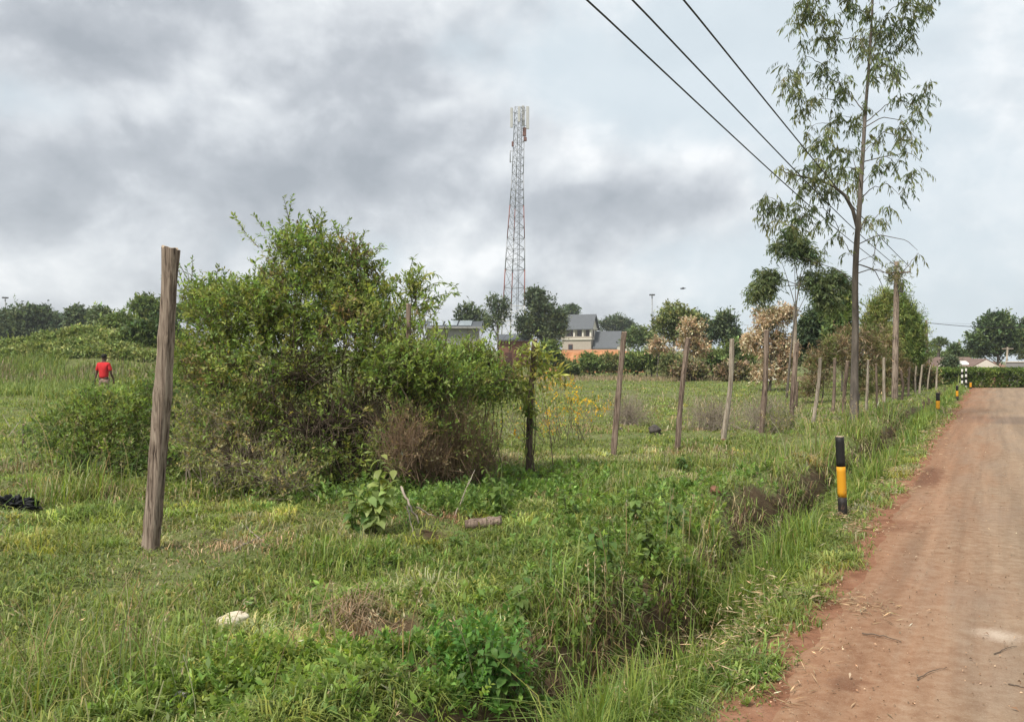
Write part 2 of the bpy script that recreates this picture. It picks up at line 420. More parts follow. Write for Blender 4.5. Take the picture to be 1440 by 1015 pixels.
def bm_obj(name, bm, mat, parent=None, smooth=False):
    me = bpy.data.meshes.new(name); bm.to_mesh(me); bm.free()
    if smooth:
        for p in me.polygons: p.use_smooth = True
    me.materials.append(mat)
    o = bpy.data.objects.new(name, me); C.objects.link(o)
    if parent is not None: o.parent = parent
    return o
def box(bm, x0, x1, y0, y1, z0, z1):
    v = [bm.verts.new(p) for p in ((x0, y0, z0), (x1, y0, z0), (x1, y1, z0), (x0, y1, z0), (x0, y0, z1), (x1, y0, z1), (x1, y1, z1), (x0, y1, z1))]
    for f in ((3, 2, 1, 0), (4, 5, 6, 7), (0, 1, 5, 4), (1, 2, 6, 5), (2, 3, 7, 6), (3, 0, 4, 7)): bm.faces.new([v[k] for k in f])
def poly_prism(bm, prof, y0, y1, ax='y'):
    """closed profile (a, z) swept along y (or x)"""
    mk = (lambda a, z, q: (a, q, z)) if ax == 'y' else (lambda a, z, q: (q, a, z))
    A = [bm.verts.new(mk(a, z, y0)) for a, z in prof]; B = [bm.verts.new(mk(a, z, y1)) for a, z in prof]
    n = len(prof)
    bm.faces.new(A); bm.faces.new(B[::-1])
    for k in range(n): bm.faces.new([A[k], B[k], B[(k + 1) % n], A[(k + 1) % n]])
    bmesh.ops.recalc_face_normals(bm, faces=bm.faces)

# ------------------------------------------------------------------ ground, road
def make_ground():
    fine = np.arange(-46, 46.01, .3)
    coarse = np.arange(50, 311, 5.0)
    ang = np.radians(np.concatenate([fine, coarse]))
    r = [.02, .4, .9, 1.5, 2.0]
    q = 2.4
    while q < 70: r.append(q); q *= 1.0075
    while q < 1200: r.append(q); q *= 1.025
    r = np.array(r)
    x = r[:, None] * np.sin(ang)[None]; y = r[:, None] * np.cos(ang)[None]
    z = H(x, y)
    v = np.stack([x, y, z], -1).reshape(-1, 3)
    nr, na = len(r), len(ang)
    i = np.arange(nr - 1)[:, None] * na; j = np.arange(na)[None]; jn = (j + 1) % na
    f = np.stack([i + jn, i + j, i + na + j, i + na + jn], -1).reshape(-1, 4)[:, ::-1]
    # road area sits a little lower so that the road sheet covers it
    f = f[:, ::-1]
    qb = QB(); qb.add(v, f)
    o = qb.build('ground', ground_material(), smooth=True)
    tag(o, kind='structure')
def road_edge(u):
    return -.93 + .24 * (fbm(u * .7, u * 0 + 1.5, 3, 21) - .5) + .14 * (fbm(u * 3.1, u * 0, 2, 22) - .5)
def make_road():
    us = np.linspace(0, 1, 700); ss = np.linspace(0, 1, 46)
    T, S = np.meshgrid(us, ss, indexing='ij')
    u0 = -25 + T * 78
    s = road_edge(u0) * (1 - S) + 4.7 * S
    uend = (45.4 + .506 * s) / .8625
    u = -25 + T * (uend + 25)
    x = u * RD[0] + s * RN[0]; y = u * RD[1] + s * RN[1]
    z = .010 + .012 * np.sin(np.clip(S * 1.05, 0, 1) * np.pi) + .022 * (fbm(x * .9, y * .9, 2, 31) - .5) * sst(0, .08, S) * sst(1, .9, S)
    z = np.where(S < .001, -.012, z); z = np.where(S > .999, -.012, z)
    idx = np.arange(700 * 46).reshape(700, 46)
    f = np.stack([idx[:-1, :-1], idx[:-1, 1:], idx[1:, 1:], idx[1:, :-1]], -1).reshape(-1, 4)[:, ::-1]
    qb = QB(); qb.add(np.stack([x, y, z], -1).reshape(-1, 3), f)
    o = qb.build('road', road_material(), smooth=True)
    tag(o, kind='structure')
make_ground(); make_road()

# ------------------------------------------------------------------ grass and ground cover (stuff)
def polar(n, r0, r1, a0=-42, a1=42, p=1.0):
    """points with even counts per log distance (p=1) round the viewer's place"""
    t = rng.random(n)
    if abs(p - 1) < 1e-6: r = r0 * (r1 / r0) ** t
    else: r = (r0 ** (1 - p + 0) * (1 - t) + r1 ** (1 - p + 0) * t) ** (1 / (1 - p))
    a = np.radians(rng.uniform(a0, a1, n))
    return r * np.sin(a), r * np.cos(a), r
def pxy(x, y, z):
    return CX + x / y * F, HZ + (CZ - z) / y * F
BARE = []          # (x, y, rx, ry) bare earth / litter patches
for (px, py, rx, ry) in ((1005, 690, .35, .3), (680, 738, .55, .25), (560, 735, .5, .22), (505, 900, .16, .22), (60, 690, 1.0, .35), (215, 690, .9, .25), (345, 765, .4, .25), (850, 615, 1.2, .6), (1040, 770, .4, .3)):
    g = G(px, py); BARE.append((g[0], g[1], rx, ry))
GREENS = np.array([(.163, .205, .054), (.212, .235, .076), (.235, .225, .115), (.122, .158, .044), (.26, .235, .15)])
def grass_color(x, y, s, n):
    m = fbm(x * .55, y * .55, 3, 41) + .35 * (fbm(x * 3, y * 3, 2, 42) - .5)
    rnd = rng.random(n)
    w = np.empty((n, 3))
    idx = np.where(rnd < .46, 0, np.where(rnd < .74, 1, np.where(rnd < .82, 2, 3)))
    idx = np.where((m > .62) & (rng.random(n) < .5), 2, idx)
    idx = np.where((m > .57) & (rng.random(n) < .14), 4, idx)
    idx = np.where((m < .46) & (rng.random(n) < .55), 3, idx)
    far = np.hypot(x, y) > 14
    idx = np.where(far & (idx >= 2) & (idx != 3) & (rng.random(n) < .65), 0, idx)
    idx = np.where(rng.random(n) < .03, 4, idx)
    return colvar(GREENS[idx], n, .22, .1)
def keep_field(x, y, dens=True):
    s, u = su(x, y)
    e = road_edge(u)
    bare = np.zeros(len(x), bool)
    for (bx, by, rx, ry) in BARE:
        bare |= ((((x - bx) / rx) ** 2 + ((y - by) / ry) ** 2) < rng.uniform(.2, 1.2, len(x))) & (rng.random(len(x)) < .8)
    left = s < e + .08 - .42 * rng.random(len(x)) ** .9 * sst(.30, .62, fbm(x * 2.6, y * 2.6, 3, 45)) - .18 * rng.random(len(x))
    right = s > 5.2 + .4 * rng.random(len(x))
    gx = (H(x + .05, y) - H(x - .05, y)) / .1; gy = (H(x, y + .05) - H(x, y - .05)) / .1
    steep = np.hypot(gx, gy) > rng.uniform(.5, .95, len(x))
    return (left | right) & (~bare) & (y > 2.2) & (~steep)
def make_grass():
    qb = QB()
    # short sward
    for (n, r0, r1) in ((330000, 2.6, 14), (190000, 12, 34), (130000, 30, 95)):
        x, y, r = polar(n, r0, r1)
        k = keep_field(x, y); x, y, r = x[k], y[k], r[k]
        s, u = su(x, y)
        pt = fbm(x * 1.1, y * 1.1, 3, 51)
        kk = rng.random(len(x)) < sst(.22, .46, pt) * .55 + .45
        x, y, r, s, u, pt = x[kk], y[kk], r[kk], s[kk], u[kk], pt[kk]
        n = len(x)
        h = (.03 + .065 * rng.random(n)) * (.6 + .9 * sst(.4, .7, pt)) * (1 + .012 * r)
        w = (.0045 + .00085 * r) * (.7 + .6 * rng.random(n))
        P = np.stack([x, y, H(x, y) - .01], 1)
        blades(qb, P, h, w, rng.uniform(0, 2 * np.pi, n), rng.uniform(.3, 1.55, n), grass_color(x, y, s, n))
    # tufts
    for (nt_, r0, r1, kb) in ((1500, 3.0, 13, 75), (1300, 12, 34, 34), (900, 32, 85, 14)):
        x, y, r = polar(nt_, r0, r1)
        k = keep_field(x, y); x, y, r = x[k], y[k], r[k]
        m = fbm(x * .8, y * .8, 2, 61)
        k = m > .40; x, y, r = x[k], y[k], r[k]; n = len(x)
        hh = rng.uniform(.07, .18, n); rad = rng.uniform(.04, .13, n) * (1 + .01 * r)
        tc = grass_color(x, y, su(x, y)[0], n)
        X = np.repeat(x, kb) + rng.normal(size=n * kb) * np.repeat(rad, kb); Y = np.repeat(y, kb) + rng.normal(size=n * kb) * np.repeat(rad, kb)
        az = np.arctan2(Y - np.repeat(y, kb), X - np.repeat(x, kb)) + rng.normal(size=n * kb) * .6
        h = np.repeat(hh, kb) * rng.uniform(.5, 1.15, n * kb)
        w = (.005 + .0008 * np.repeat(r, kb)) * rng.uniform(.7, 1.2, n * kb)
        ok = su(X, Y)[0] < road_edge(su(X, Y)[1]) - .05
        P = np.stack([X, Y, H(X, Y) - .01], 1)
        blades(qb, P[ok], h[ok], w[ok], az[ok], rng.uniform(.5, 1.6, n * kb)[ok], colvar(np.repeat(tc, kb, 0), n * kb, .18, .06)[ok])
    o = qb.build('grass', M['grass'])
    tag(o, 'short green and straw flecked grass covering the field and verge', 'grass', kind='stuff')
def make_tall_grass():
    qb = QB()
    # lush verge grass between ditch and road
    n = 120000
    u = 3.0 * (52 / 3.0) ** rng.random(n)
    s = -1.58 + .17 * rng.normal(size=n)
    thick = fbm(u * .8, s * 2, 3, 71)
    k = (s < road_edge(u) - .30 - .16 * fbm(u * 2.2, 0 * u, 2, 72)) & (s > -2.0) & (rng.random(n) < sst(.34, .6, thick) * .8 + .10)
    u, s, thick = u[k], s[k], thick[k]; n = len(u)
    x = u * RD[0] + s * RN[0]; y = u * RD[1] + s * RN[1]
    r = np.hypot(x, y)
    core = np.exp(-((s + 1.60) / .26) ** 2)
    h = (.07 + .27 * core * rng.uniform(.3, 1.2, n)) * (.5 + .8 * sst(.3, .65, thick))
    q = G(1186, 732); h = h * (.3 + .7 * sst(.25, .9, np.hypot(x - q[0], y - q[1])))
    w = (.0055 + .0008 * r) * rng.uniform(.6, 1.2, n)
    P = np.stack([x, y, H(x, y) - .01], 1)
    base = np.array([(.15, .205, .044), (.19, .235, .062), (.105, .16, .038), (.25, .235, .115)])
    c = base[np.where(rng.random(n) < .42, 0, np.where(rng.random(n) < .6, 1, np.where(rng.random(n) < .8, 2, 3)))]
    blades(qb, P, h * np.exp(rng.normal(size=n) * .25), w, rng.uniform(0, 2 * np.pi, n), rng.uniform(.1, 1.35, n), colvar(c, n, .24, .09))
    # thicker tall tufts: (px, py, count, height, spread)
    for (px, py, cnt, hh, sp) in ((100, 985, 520, .34, .28), (170, 960, 260, .3, .22), (40, 970, 380, .34, .26), (20, 1010, 300, .38, .22), (30, 770, 160, .2, .35), (146, 572, 500, .62, .9), (105, 700, 320, .5, .25),
                                  (860, 1000, 300, .45, .2), (950, 975, 200, .3, .12), (1150, 640, 500, .42, .5), (1210, 605, 500, .45, .6), (1110, 690, 250, .25, .3), (1250, 585, 500, .4, .6),
                                  (885, 690, 350, .3, .3), (955, 660, 240, .32, .2), (990, 655, 200, .3, .2), (330, 650, 300, .4, .5), (460, 790, 420, .26, .22), (600, 815, 160, .18, .2), (660, 790, 160, .2, .2),
                                  (1010, 780, 200, .3, .2), (760, 860, 260, .2, .2), (300, 700, 260, .3, .4), (140, 870, 160, .22, .25), (1225, 650, 300, .35, .35)):
        g = G(px, py)
        X = g[0] + rng.normal(size=cnt) * sp; Y = g[1] + rng.normal(size=cnt) * sp
        rr = np.hypot(X, Y)
        S_, U_ = su(X, Y)
        ok = S_ < road_edge(U_) - .15
        h = hh * rng.uniform(.4, 1.2, cnt); w = (.005 + .0007 * rr) * rng.uniform(.6, 1.1, cnt)
        c = base[rng.integers(0, 4, cnt)]
        P = np.stack([X, Y, H(X, Y) - .01], 1)
        blades(qb, P[ok], h[ok], w[ok], rng.uniform(0, 2 * np.pi, cnt)[ok], rng.uniform(.2, 1.35, cnt)[ok], colvar(c, cnt, .2, .08)[ok])
    n = 60000
    x = rng.uniform(-38, -7, n); y = rng.uniform(33, 50, n)
    k = fbm(x * .3, y * .3, 2, 75) > .3; x, y = x[k], y[k]; n = len(x)
    P = np.stack([x, y, H(x, y)], 1)
    gb = np.array([(.15, .20, .055), (.19, .225, .07), (.12, .165, .045)])
    blades(qb, P, rng.uniform(.2, .7, n), rng.uniform(.02, .045, n), rng.uniform(0, 6.28, n), rng.uniform(.2, 1.2, n), colvar(gb[rng.integers(0, 3, n)], n, .2, .08))
    o = qb.build('tall_grass', M['grass'])
    tag(o, 'tall bright green grass crowding the roadside ditch and verge', 'grass', kind='stuff')
    # seed stalks, thin pale stems with drooping heads
    qs = QB()
    spots = [(100, 980, 14, .55, .3), (170, 965, 8, .5, .25), (110, 690, 26, .75, .45), (870, 1005, 8, .5, .2), (930, 985, 5, .45, .2), (1160, 650, 40, .6, .7), (1225, 610, 30, .6, .7), (1010, 800, 10, .5, .25),
             (255, 990, 6, .4, .3), (620, 930, 12, .35, .5), (1000, 840, 10, .4, .2), (420, 830, 5, .2, .7), (940, 600, 12, .4, 1.4), (1060, 600, 16, .45, 1.4)]
    for (px, py, cnt, hh, sp) in spots:
        g = G(px, py)
        for _ in range(cnt):
            x0 = g[0] + rng.normal() * sp; y0 = g[1] + rng.normal() * sp
            if su(x0, y0)[0] > -1.15: continue
            z0 = gh(x0, y0); h = hh * rng.uniform(.6, 1.2); a = rng.uniform(0, 6.28); b = rng.uniform(.1, .45) * h
            p2 = np.array([x0 + math.cos(a) * b, y0 + math.sin(a) * b, z0 + h])
            tube(qs, bez((x0, y0, z0), (x0, y0, z0 + h * .6), p2, 5), np.linspace(.0022, .0012, 5) * (1 + y0 * .06), 4, colvar((.27, .22, .12), 1)[0], False)
            k = 8
            pp = p2 + rng.normal(size=(k, 3)) * .008 - np.array([0, 0, 1]) * rng.uniform(0, .08, (k, 1))
            leaves(qs, pp, nrm(rng.normal(size=(k, 3)) * .4 + [math.cos(a) * .5, math.sin(a) * .5, .6]), rdir(k), .025 * (1 + y0 * .04), .006 * (1 + y0 * .06), colvar((.30, .25, .16), k))
    tag(qs.build('seed_stalks', M['straw']), 'thin pale grass stalks with seed heads rising over the green grass', 'grass stalks', kind='stuff')
def make_dry_grass():
    qb = QB()
    # brown grass hanging over the undercut bank of the ditch
    n = 6500
    u = 3.4 * (26 / 3.4) ** rng.random(n)
    sc = ditch_c(u)
    s = sc - .17 + .10 * rng.normal(size=n)
    m = fbm(u * 2.1, s * 3, 3, 81)
    k = rng.random(n) < sst(.44, .62, m)
    u, s = u[k], s[k]; n = len(u)
    x = u * RD[0] + s * RN[0]; y = u * RD[1] + s * RN[1]
    P = np.stack([x, y, H(x, y) + .0], 1)
    az0 = math.atan2(RN[1], RN[0])
    c = np.array([(.14, .10, .065), (.15, .185, .055), (.12, .155, .045), (.23, .20, .12)])[rng.integers(0, 4, n)]
    r = np.hypot(x, y)
    blades(qb, P, rng.uniform(.08, .26, n), .004 + .0006 * r, rng.uniform(0, 6.28, n), rng.uniform(.4, 1.5, n), colvar(c, n, .25, .08))
    # dry, matted patches and the tan strips at the far side of the field
    for (px, py, cnt, hh, sx, sy, cc) in ((500, 890, 420, .22, .07, .12, (.23, .165, .11)), (520, 915, 300, .2, .05, .08, (.2, .14, .09)), (850, 905, 300, .2, .12, .15, (.22, .15, .09)), (345, 765, 500, .08, .35, .2, (.26, .19, .12)), (215, 692, 900, .08, .9, .2, (.24, .18, .115)), (60, 695, 900, .10, .9, .3, (.24, .18, .12)),
                                          (60, 660, 500, .2, .8, .4, (.2, .16, .1)), (680, 738, 700, .05, .45, .14, (.22, .13, .085)), (450, 690, 700, .2, .6, .4, (.2, .15, .09)), (850, 605, 700, .12, 1.4, .5, (.22, .16, .1)), (985, 640, 300, .15, .4, .3, (.24, .19, .12)),
                                          (1080, 575, 420, .32, 3.0, 3.0, (.26, .21, .155)), (960, 570, 220, .2, 3.0, 3.0, (.24, .2, .14)), (330, 640, 700, .35, .7, .5, (.2, .16, .09)),
                                          (640, 655, 900, .3, .5, .3, (.19, .14, .09)), (1100, 590, 260, .3, 1.5, 2, (.25, .2, .14))):
        g = G(px, py)
        X = g[0] + rng.normal(size=cnt) * sx; Y = g[1] + rng.normal(size=cnt) * sy
        S_, U_ = su(X, Y); ok = S_ < road_edge(U_) - .15
        P = np.stack([X, Y, H(X, Y) + .0], 1); r = np.hypot(X, Y)
        blades(qb, P[ok], (hh * rng.uniform(.4, 1.4, cnt))[ok], ((.004 + .0006 * r) * rng.uniform(.6, 1.2, cnt))[ok], rng.uniform(0, 6.28, cnt)[ok], rng.uniform(.5, 1.6, cnt)[ok], colvar(cc, cnt, .3, .08)[ok])
    # far tan band beyond the grazed field
    n = 42000
    x = rng.uniform(-34, 24, n); y = 66 + 4 * rng.normal(size=n)
    m = fbm(x * .2, y * .3, 2, 88)
    k = (m > .42) & (x > -6) & (su(x, y)[0] < -3); x, y = x[k], y[k]; n = len(x)
    P = np.stack([x, y, H(x, y)], 1)
    c = np.array([(.24, .19, .13), (.18, .16, .09), (.28, .2, .15)])[rng.integers(0, 3, n)]
    blades(qb, P, rng.uniform(.12, .5, n), rng.uniform(.012, .035, n), rng.uniform(0, 6.28, n), rng.uniform(.3, 1.4, n), colvar(c, n, .2, .08))
    n = 9000
    x = rng.uniform(-40, -5, n); y = 44.0 + 1.3 * rng.normal(size=n)
    k = fbm(x * .35, y * .3, 2, 89) > .36; x, y = x[k], y[k]; n = len(x)
    P = np.stack([x, y, H(x, y)], 1)
    c = np.array([(.25, .20, .145), (.19, .17, .10), (.28, .215, .165), (.15, .16, .075)])[rng.integers(0, 4, n)]
    blades(qb, P, rng.uniform(.25, .8, n), rng.uniform(.015, .04, n), rng.uniform(0, 6.28, n), rng.uniform(.1, 1.0, n), colvar(c, n, .2, .08))
    tag(qb.build('dry_grass', M['straw']), 'dead brown and tan grass matted over bank edges and field margin', 'dry grass', kind='stuff')
    # straw litter strewn along the road edge
    ql = QB()
    n = 9000
    u = 3.2 * (30 / 3.2) ** rng.random(n); s = -1.14 + .17 * rng.normal(size=n)
    cl = fbm(u * 1.3, s * 2, 2, 91)
    k = (rng.random(n) < sst(.34, .7, cl)) & (s < -.6) & (s > -1.7); u, s = u[k], s[k]
    x = u * RD[0] + s * RN[0]; y = u * RD[1] + s * RN[1]
    for (px, py, cnt, sp) in ((1205, 855, 170, .14), (1150, 848, 60, .09), (1215, 715, 150, .3), (1250, 690, 120, .25), (1080, 905, 60, .15), (1050, 960, 60, .12), (1180, 1000, 22, .2)):
        g = G(px, py); x = np.concatenate([x, g[0] + rng.normal(size=cnt) * sp]); y = np.concatenate([y, g[1] + rng.normal(size=cnt) * sp * 1.2])
    n = len(x)
    a = rng.uniform(0, np.pi, n) ; D = np.stack([np.cos(a), np.sin(a), rng.normal(size=n) * .12], 1)
    r = np.hypot(x, y)
    P = np.stack([x, y, np.maximum(H(x, y), 0) + .022 + .012 * rng.random(n)], 1)
    leaves(ql, P, nrm(D), nrm(rng.normal(size=(n, 3)) * .3 + [0, 0, 1]), rng.uniform(.025, .11, n), (.0025 + .0004 * r) * rng.uniform(.6, 1.8, n), colvar((.30, .225, .145), n, .38, .08), .05)
    # scattered grit on the road
    n = 4200
    u = 3 * (30 / 3) ** rng.random(n); s = -1.0 + 5 * rng.random(n) ** 1.8
    x = u * RD[0] + s * RN[0]; y = u * RD[1] + s * RN[1]
    P = np.stack([x, y, 0 * x + .022], 1)
    leaves(ql, P, nrm(np.stack([rng.normal(size=n), rng.normal(size=n), .2 + 0 * x], 1)), nrm(rng.normal(size=(n, 3)) * .5 + [0, 0, 1]), rng.uniform(.006, .018, n) * (1 + 1.4 * (rng.random(n) < .10)), rng.uniform(.005, .013, n), colvar((.22, .15, .105), n, .5, .1), .8)
    tag(ql.build('straw_litter', M['straw']), 'loose straw and dry leaf bits strewn along the red road edge', 'litter', kind='stuff')
def make_cover():
    """low leafy ground cover: small sprigs"""
    ql = QB()
    spots = [(430, 975, 420, .42, .34, (.13, .19, .045), .16), (360, 985, 160, .25, .2, (.12, .18, .045), .14), (680, 965, 170, .16, .22, (.07, .15, .035), .26), (560, 700, 240, .5, .3, (.085, .14, .035), .22), (640, 690, 260, .6, .3, (.10, .16, .04), .20), (460, 700, 200, .5, .3, (.08, .13, .035), .22),
             (350, 690, 160, .5, .3, (.11, .15, .045), .2), (720, 700, 200, .6, .35, (.09, .15, .035), .22), (790, 680, 120, .6, .35, (.1, .16, .04), .2), (860, 770, 120, .3, .25, (.09, .14, .035), .2), (900, 700, 110, .5, .35, (.11, .17, .045), .2), (1000, 690, 90, .4, .3, (.1, .16, .04), .2),
             (840, 830, 80, .25, .25, (.085, .13, .035), .2), (560, 790, 90, .5, .2, (.1, .15, .04), .14), (740, 780, 80, .4, .25, (.1, .15, .04), .16), (900, 940, 60, .15, .2, (.09, .14, .035), .2), (270, 640, 200, .7, .4, (.11, .15, .04), .25),
             (600, 960, 120, .25, .25, (.10, .16, .04), .14), (480, 850, 90, .4, .25, (.12, .17, .045), .1), (1062, 950, 34, .13, .12, (.11, .16, .045), .05), (1085, 892, 26, .12, .14, (.11, .155, .045), .05), (760, 935, 90, .2, .25, (.085, .14, .035), .16)]
    spots += [(930, 800, 90, .3, .25, (.10, .15, .04), .24), (820, 870, 90, .3, .2, (.11, .165, .045), .2), (700, 850, 80, .35, .2, (.12, .17, .045), .14), (980, 730, 80, .4, .25, (.11, .16, .045), .22), (870, 720, 110, .5, .3, (.115, .17, .05), .24), (330, 650, 300, .55, .4, (.14, .165, .065), .42), (390, 675, 240, .5, .35, (.13, .155, .06), .34), (450, 690, 200, .45, .3, (.11, .15, .045), .32), (560, 715, 200, .5, .25, (.09, .14, .04), .34), (620, 720, 160, .4, .2, (.10, .15, .045), .3), (270, 670, 140, .4, .3, (.13, .155, .06), .26)]
    for (px, py, cnt, sx, sy, col, hh) in spots:
        g = G(px, py)
        X = g[0] + rng.normal(size=cnt) * sx; Y = g[1] + rng.normal(size=cnt) * sy
        ok = su(X, Y)[0] < (-1.1 if py < 900 or px < 1000 else -.9); X, Y = X[ok], Y[ok]; n = len(X)
        P = np.stack([X, Y, H(X, Y) - .01], 1)
        D = nrm(np.stack([rng.normal(size=n) * .45, rng.normal(size=n) * .45, np.ones(n)], 1))
        r = Y.mean()
        shoots(ql, None, P, D, hh * rng.uniform(.5, 1.2, n), 14, .026 + .0026 * r, .011 + .0013 * r, colvar(col, n, .2, .06), .15, .95, t0=.25)
    # a thin scatter of clover-like leaves through the near grass
    x, y, r = polar(5200, 2.8, 15); k = keep_field(x, y); x, y = x[k], y[k]
    k = fbm(x * .9, y * .9, 2, 95) > .5; x, y = x[k], y[k]; n = len(x)
    P = np.stack([x, y, H(x, y)], 1)
    shoots(ql, None, P, nrm(rng.normal(size=(n, 3)) * .5 + [0, 0, 1]), rng.uniform(.05, .14, n), 7, .028, .013, colvar((.11, .15, .045), n, .25, .08), .1, .95)
    tag(ql.build('ground_cover', M['leaf']), 'low leafy herbs spreading in patches through the near grass', 'ground cover', kind='stuff')
make_grass(); make_tall_grass(); make_dry_grass(); make_cover()

# ------------------------------------------------------------------ fence posts
def make_post(px_top, py_top, px_base, py_base, wpx, mat, label, seed, cat='fence post', group='wooden posts of the field fence', name='fence_post', depth=None, splay=0.0, slant=.0, z_under=.15):
    rg = np.random.default_rng(seed)
    if depth is None: b = G(px_base, py_base)
    else:
        b = np.array([(px_base - CX) / F * depth, depth, 0.]); b[2] = gh(b[0], b[1])
    Y = b[1]
    top = W(px_top, py_top, Y + rg.uniform(-.06, .06))
    root = thing(name, label, cat, b, group)
    rad = wpx * (.92 if wpx > 20 else .70) / F * Y / 2
    n, sides = 30, 24
    t = np.linspace(0, 1, n)
    base = b - np.array([0, 0, z_under]) - (top - b) * .02
    pts = base + (top - base) * t[:, None]
    bend = np.sin(t * np.pi)[:, None] * np.clip(rg.normal(size=3), -1, 1) * rad * (.3 if wpx > 20 else .6) + np.sin(t * 2 * np.pi + rg.uniform(0, 6))[:, None] * rg.normal(size=3) * rad * .18
    bend[:, 2] = 0; pts = pts + bend
    r = rad * (1.12 - .2 * t + .05 * np.sin(t * 9 + rg.uniform(0, 6)) + splay * sst(.86, 1, t))
    knots = rg.uniform(.15, .9, 3)
    for k in knots: r = r * (1 + .09 * np.exp(-((t - k) / .02) ** 2))
    th = np.linspace(0, 2 * np.pi, sides, endpoint=False)
    lob = 1 + .09 * np.cos(2 * th + rg.uniform(0, 6)) + .05 * np.cos(5 * th + rg.uniform(0, 6)) + .04 * np.cos(7 * th + rg.uniform(0, 6))
    groove = np.ones(sides); groove[rg.integers(0, sides, 4)] -= rg.uniform(.12, .3, 4)
    qb = QB()
    V = []
    for k in range(n):
        rr = r[k] * lob * groove * (1 + .02 * rg.normal(size=sides))
        ring = np.stack([pts[k, 0] + rr * np.cos(th), pts[k, 1] + rr * np.sin(th), np.full(sides, pts[k, 2])], 1)
        if k == n - 1: ring[:, 2] += slant * (ring[:, 0] - pts[k, 0]) + .012 * rg.normal(size=sides) * (rad / .07)
        V.append(ring)
    v = np.concatenate(V)
    i = np.arange(n - 1)[:, None] * sides; j = np.arange(sides)[None]; jn = (j + 1) % sides
    f = np.stack([i + j, i + jn, i + sides + jn, i + sides + j], -1).reshape(-1, 4)
    qb.add(v, f)
    qb.build('shaft', mat, root, True)
    qc = QB()
    ring = V[-1]; c = ring.mean(0)
    ring2 = ring + np.array([0, 0, .0]); mid = c + (ring - c) * .55 + np.array([0, 0, .004])
    vv = np.concatenate([ring2 + [0, 0, .001], mid, c[None] + [0, 0, .002]])
    j = np.arange(sides); jn = (j + 1) % sides
    f1 = np.stack([j, jn, sides + jn, sides + j], -1)
    k = np.arange(0, sides, 2)
    f2 = np.stack([np.full(len(k), 2 * sides), sides + k, sides + k + 1, sides + (k + 2) % sides], -1)
    qc.add(vv, np.vstack([f1, f2]))
    qc.build('cut_top', M['cutwood'], root)
    return root
P_ = make_post
P_(240, 349, 208, 772, 27, M['oldpost'], 'thick cracked grey brown post standing alone at the left front', 1, splay=.18, slant=-.15)
P_(575, 428, 573, 690, 11.5, M['post'], 'post buried in the bush, only its weathered top showing', 2, depth=9.55)
P_(752, 478, 744, 667, 12, M['postdark'], 'dark post wrapped in drooping leaves beside the big bush', 3)
P_(878, 467, 862, 640, 11.5, M['post'], 'leaning brown post just right of the leaf wrapped post', 4)
P_(968, 475, 952, 633, 10.5, M['post'], 'leaning brown post between the yellow bush and the grey post', 5)
P_(1030, 477, 1016, 619, 9.5, M['postpale'], 'slim pale grey post with a small stone at its foot', 6)
P_(1079, 464, 1070, 608, 9.5, M['post'], 'tall upright post in front of the pink dry tree', 7)
P_(1121, 482, 1112, 602, 9, M['post'], 'reddish brown post right of the pink dry tree, dark at the foot', 8)
P_(1118, 428, 1117, 560, 6.5, M['postpale'], 'tall thin pale pole rising behind the reddish brown post', 9, cat='pole', name='wooden_pole', group=None)
P_(1122, 536, 1120, 572, 5, M['postdark'], 'short dark stake behind the reddish brown post', 10, cat='stake', name='wooden_stake', group=None)
P_(1154, 503, 1142, 598, 7.5, M['postpale'], 'pale post leaning right, next left of the tall tree', 11)
P_(1174, 504, 1170, 583, 5.5, M['post'], 'thin grey post against the brown thicket, left of two near the trunk', 12)
P_(1192, 508, 1187, 584, 6.5, M['postdark'], 'dark post almost touching the left side of the tall trunk', 13)
P_(1221, 506, 1219, 581, 5.5, M['postpale'], 'first pale post to the right of the tall trunk', 14)
P_(1232, 512, 1232, 575, 4.5, M['postdark'], 'dark thin post between two pale posts right of the trunk', 15)
P_(1243, 503, 1243, 571, 5.5, M['postpale'], 'pale post right beside the wooden utility pole', 16)
for i, (xt, yt, xb, yb, w, mm, lab) in enumerate((
        (1268, 520, 1268, 563, 4.5, 'postdark', 'dark post just right of the wooden utility pole'),
        (1279, 516, 1277, 559, 4, 'post', 'thin post in tall grass, second right of the utility pole'),
        (1288, 515, 1286, 556, 3.6, 'postpale', 'thin pale post midway between utility pole and hedge'),
        (1297, 513, 1293, 553, 3.4, 'postpale', 'pale leaning stick post, third left of the hedge end'),
        (1309, 513, 1304, 550, 3.2, 'postpale', 'pale leaning stick post, second left of the hedge end'),
        (1318, 516, 1316, 548, 3.0, 'postpale', 'last thin pale post at the left end of the hedge'))):
    P_(xt, yt, xb, yb, w, M[mm], lab, 30 + i)

# ------------------------------------------------------------------ roadside bollards
def paint(name, c, chip):
    m, nt, b = newmat(name)
    v = coords(nt, 'Object', (1, 1, .5))
    n = noise(nt, v, 18, 6, .7, .2); n2 = noise(nt, v, 5, 3, .6)
    k = mmath(nt, 'ADD', mmath(nt, 'MULTIPLY', n, .7), mmath(nt, 'MULTIPLY', n2, .3))
    col = ramp(nt, [(.36, chip), (.43, c), (.62, c), (.75, tuple(min(1, q * 1.25 + .01) for q in c))], k)
    nt.links.new(col, b.inputs['Base Color']); b.inputs['Roughness'].default_value = .6; b.inputs['Specular IOR Level'].default_value = .3
    bump(nt, b, n, .35, .006)
    return m
M['black'] = paint('black paint', (.014, .013, .012), (.07, .055, .045))
M['muddyblack'] = paint('mud splashed black paint', (.022, .018, .016), (.17, .10, .065))
M['yellow'] = paint('yellow paint', (.62, .29, .014), (.33, .16, .04))
M['white'] = paint('white paint', (.72, .70, .66), (.35, .31, .27))
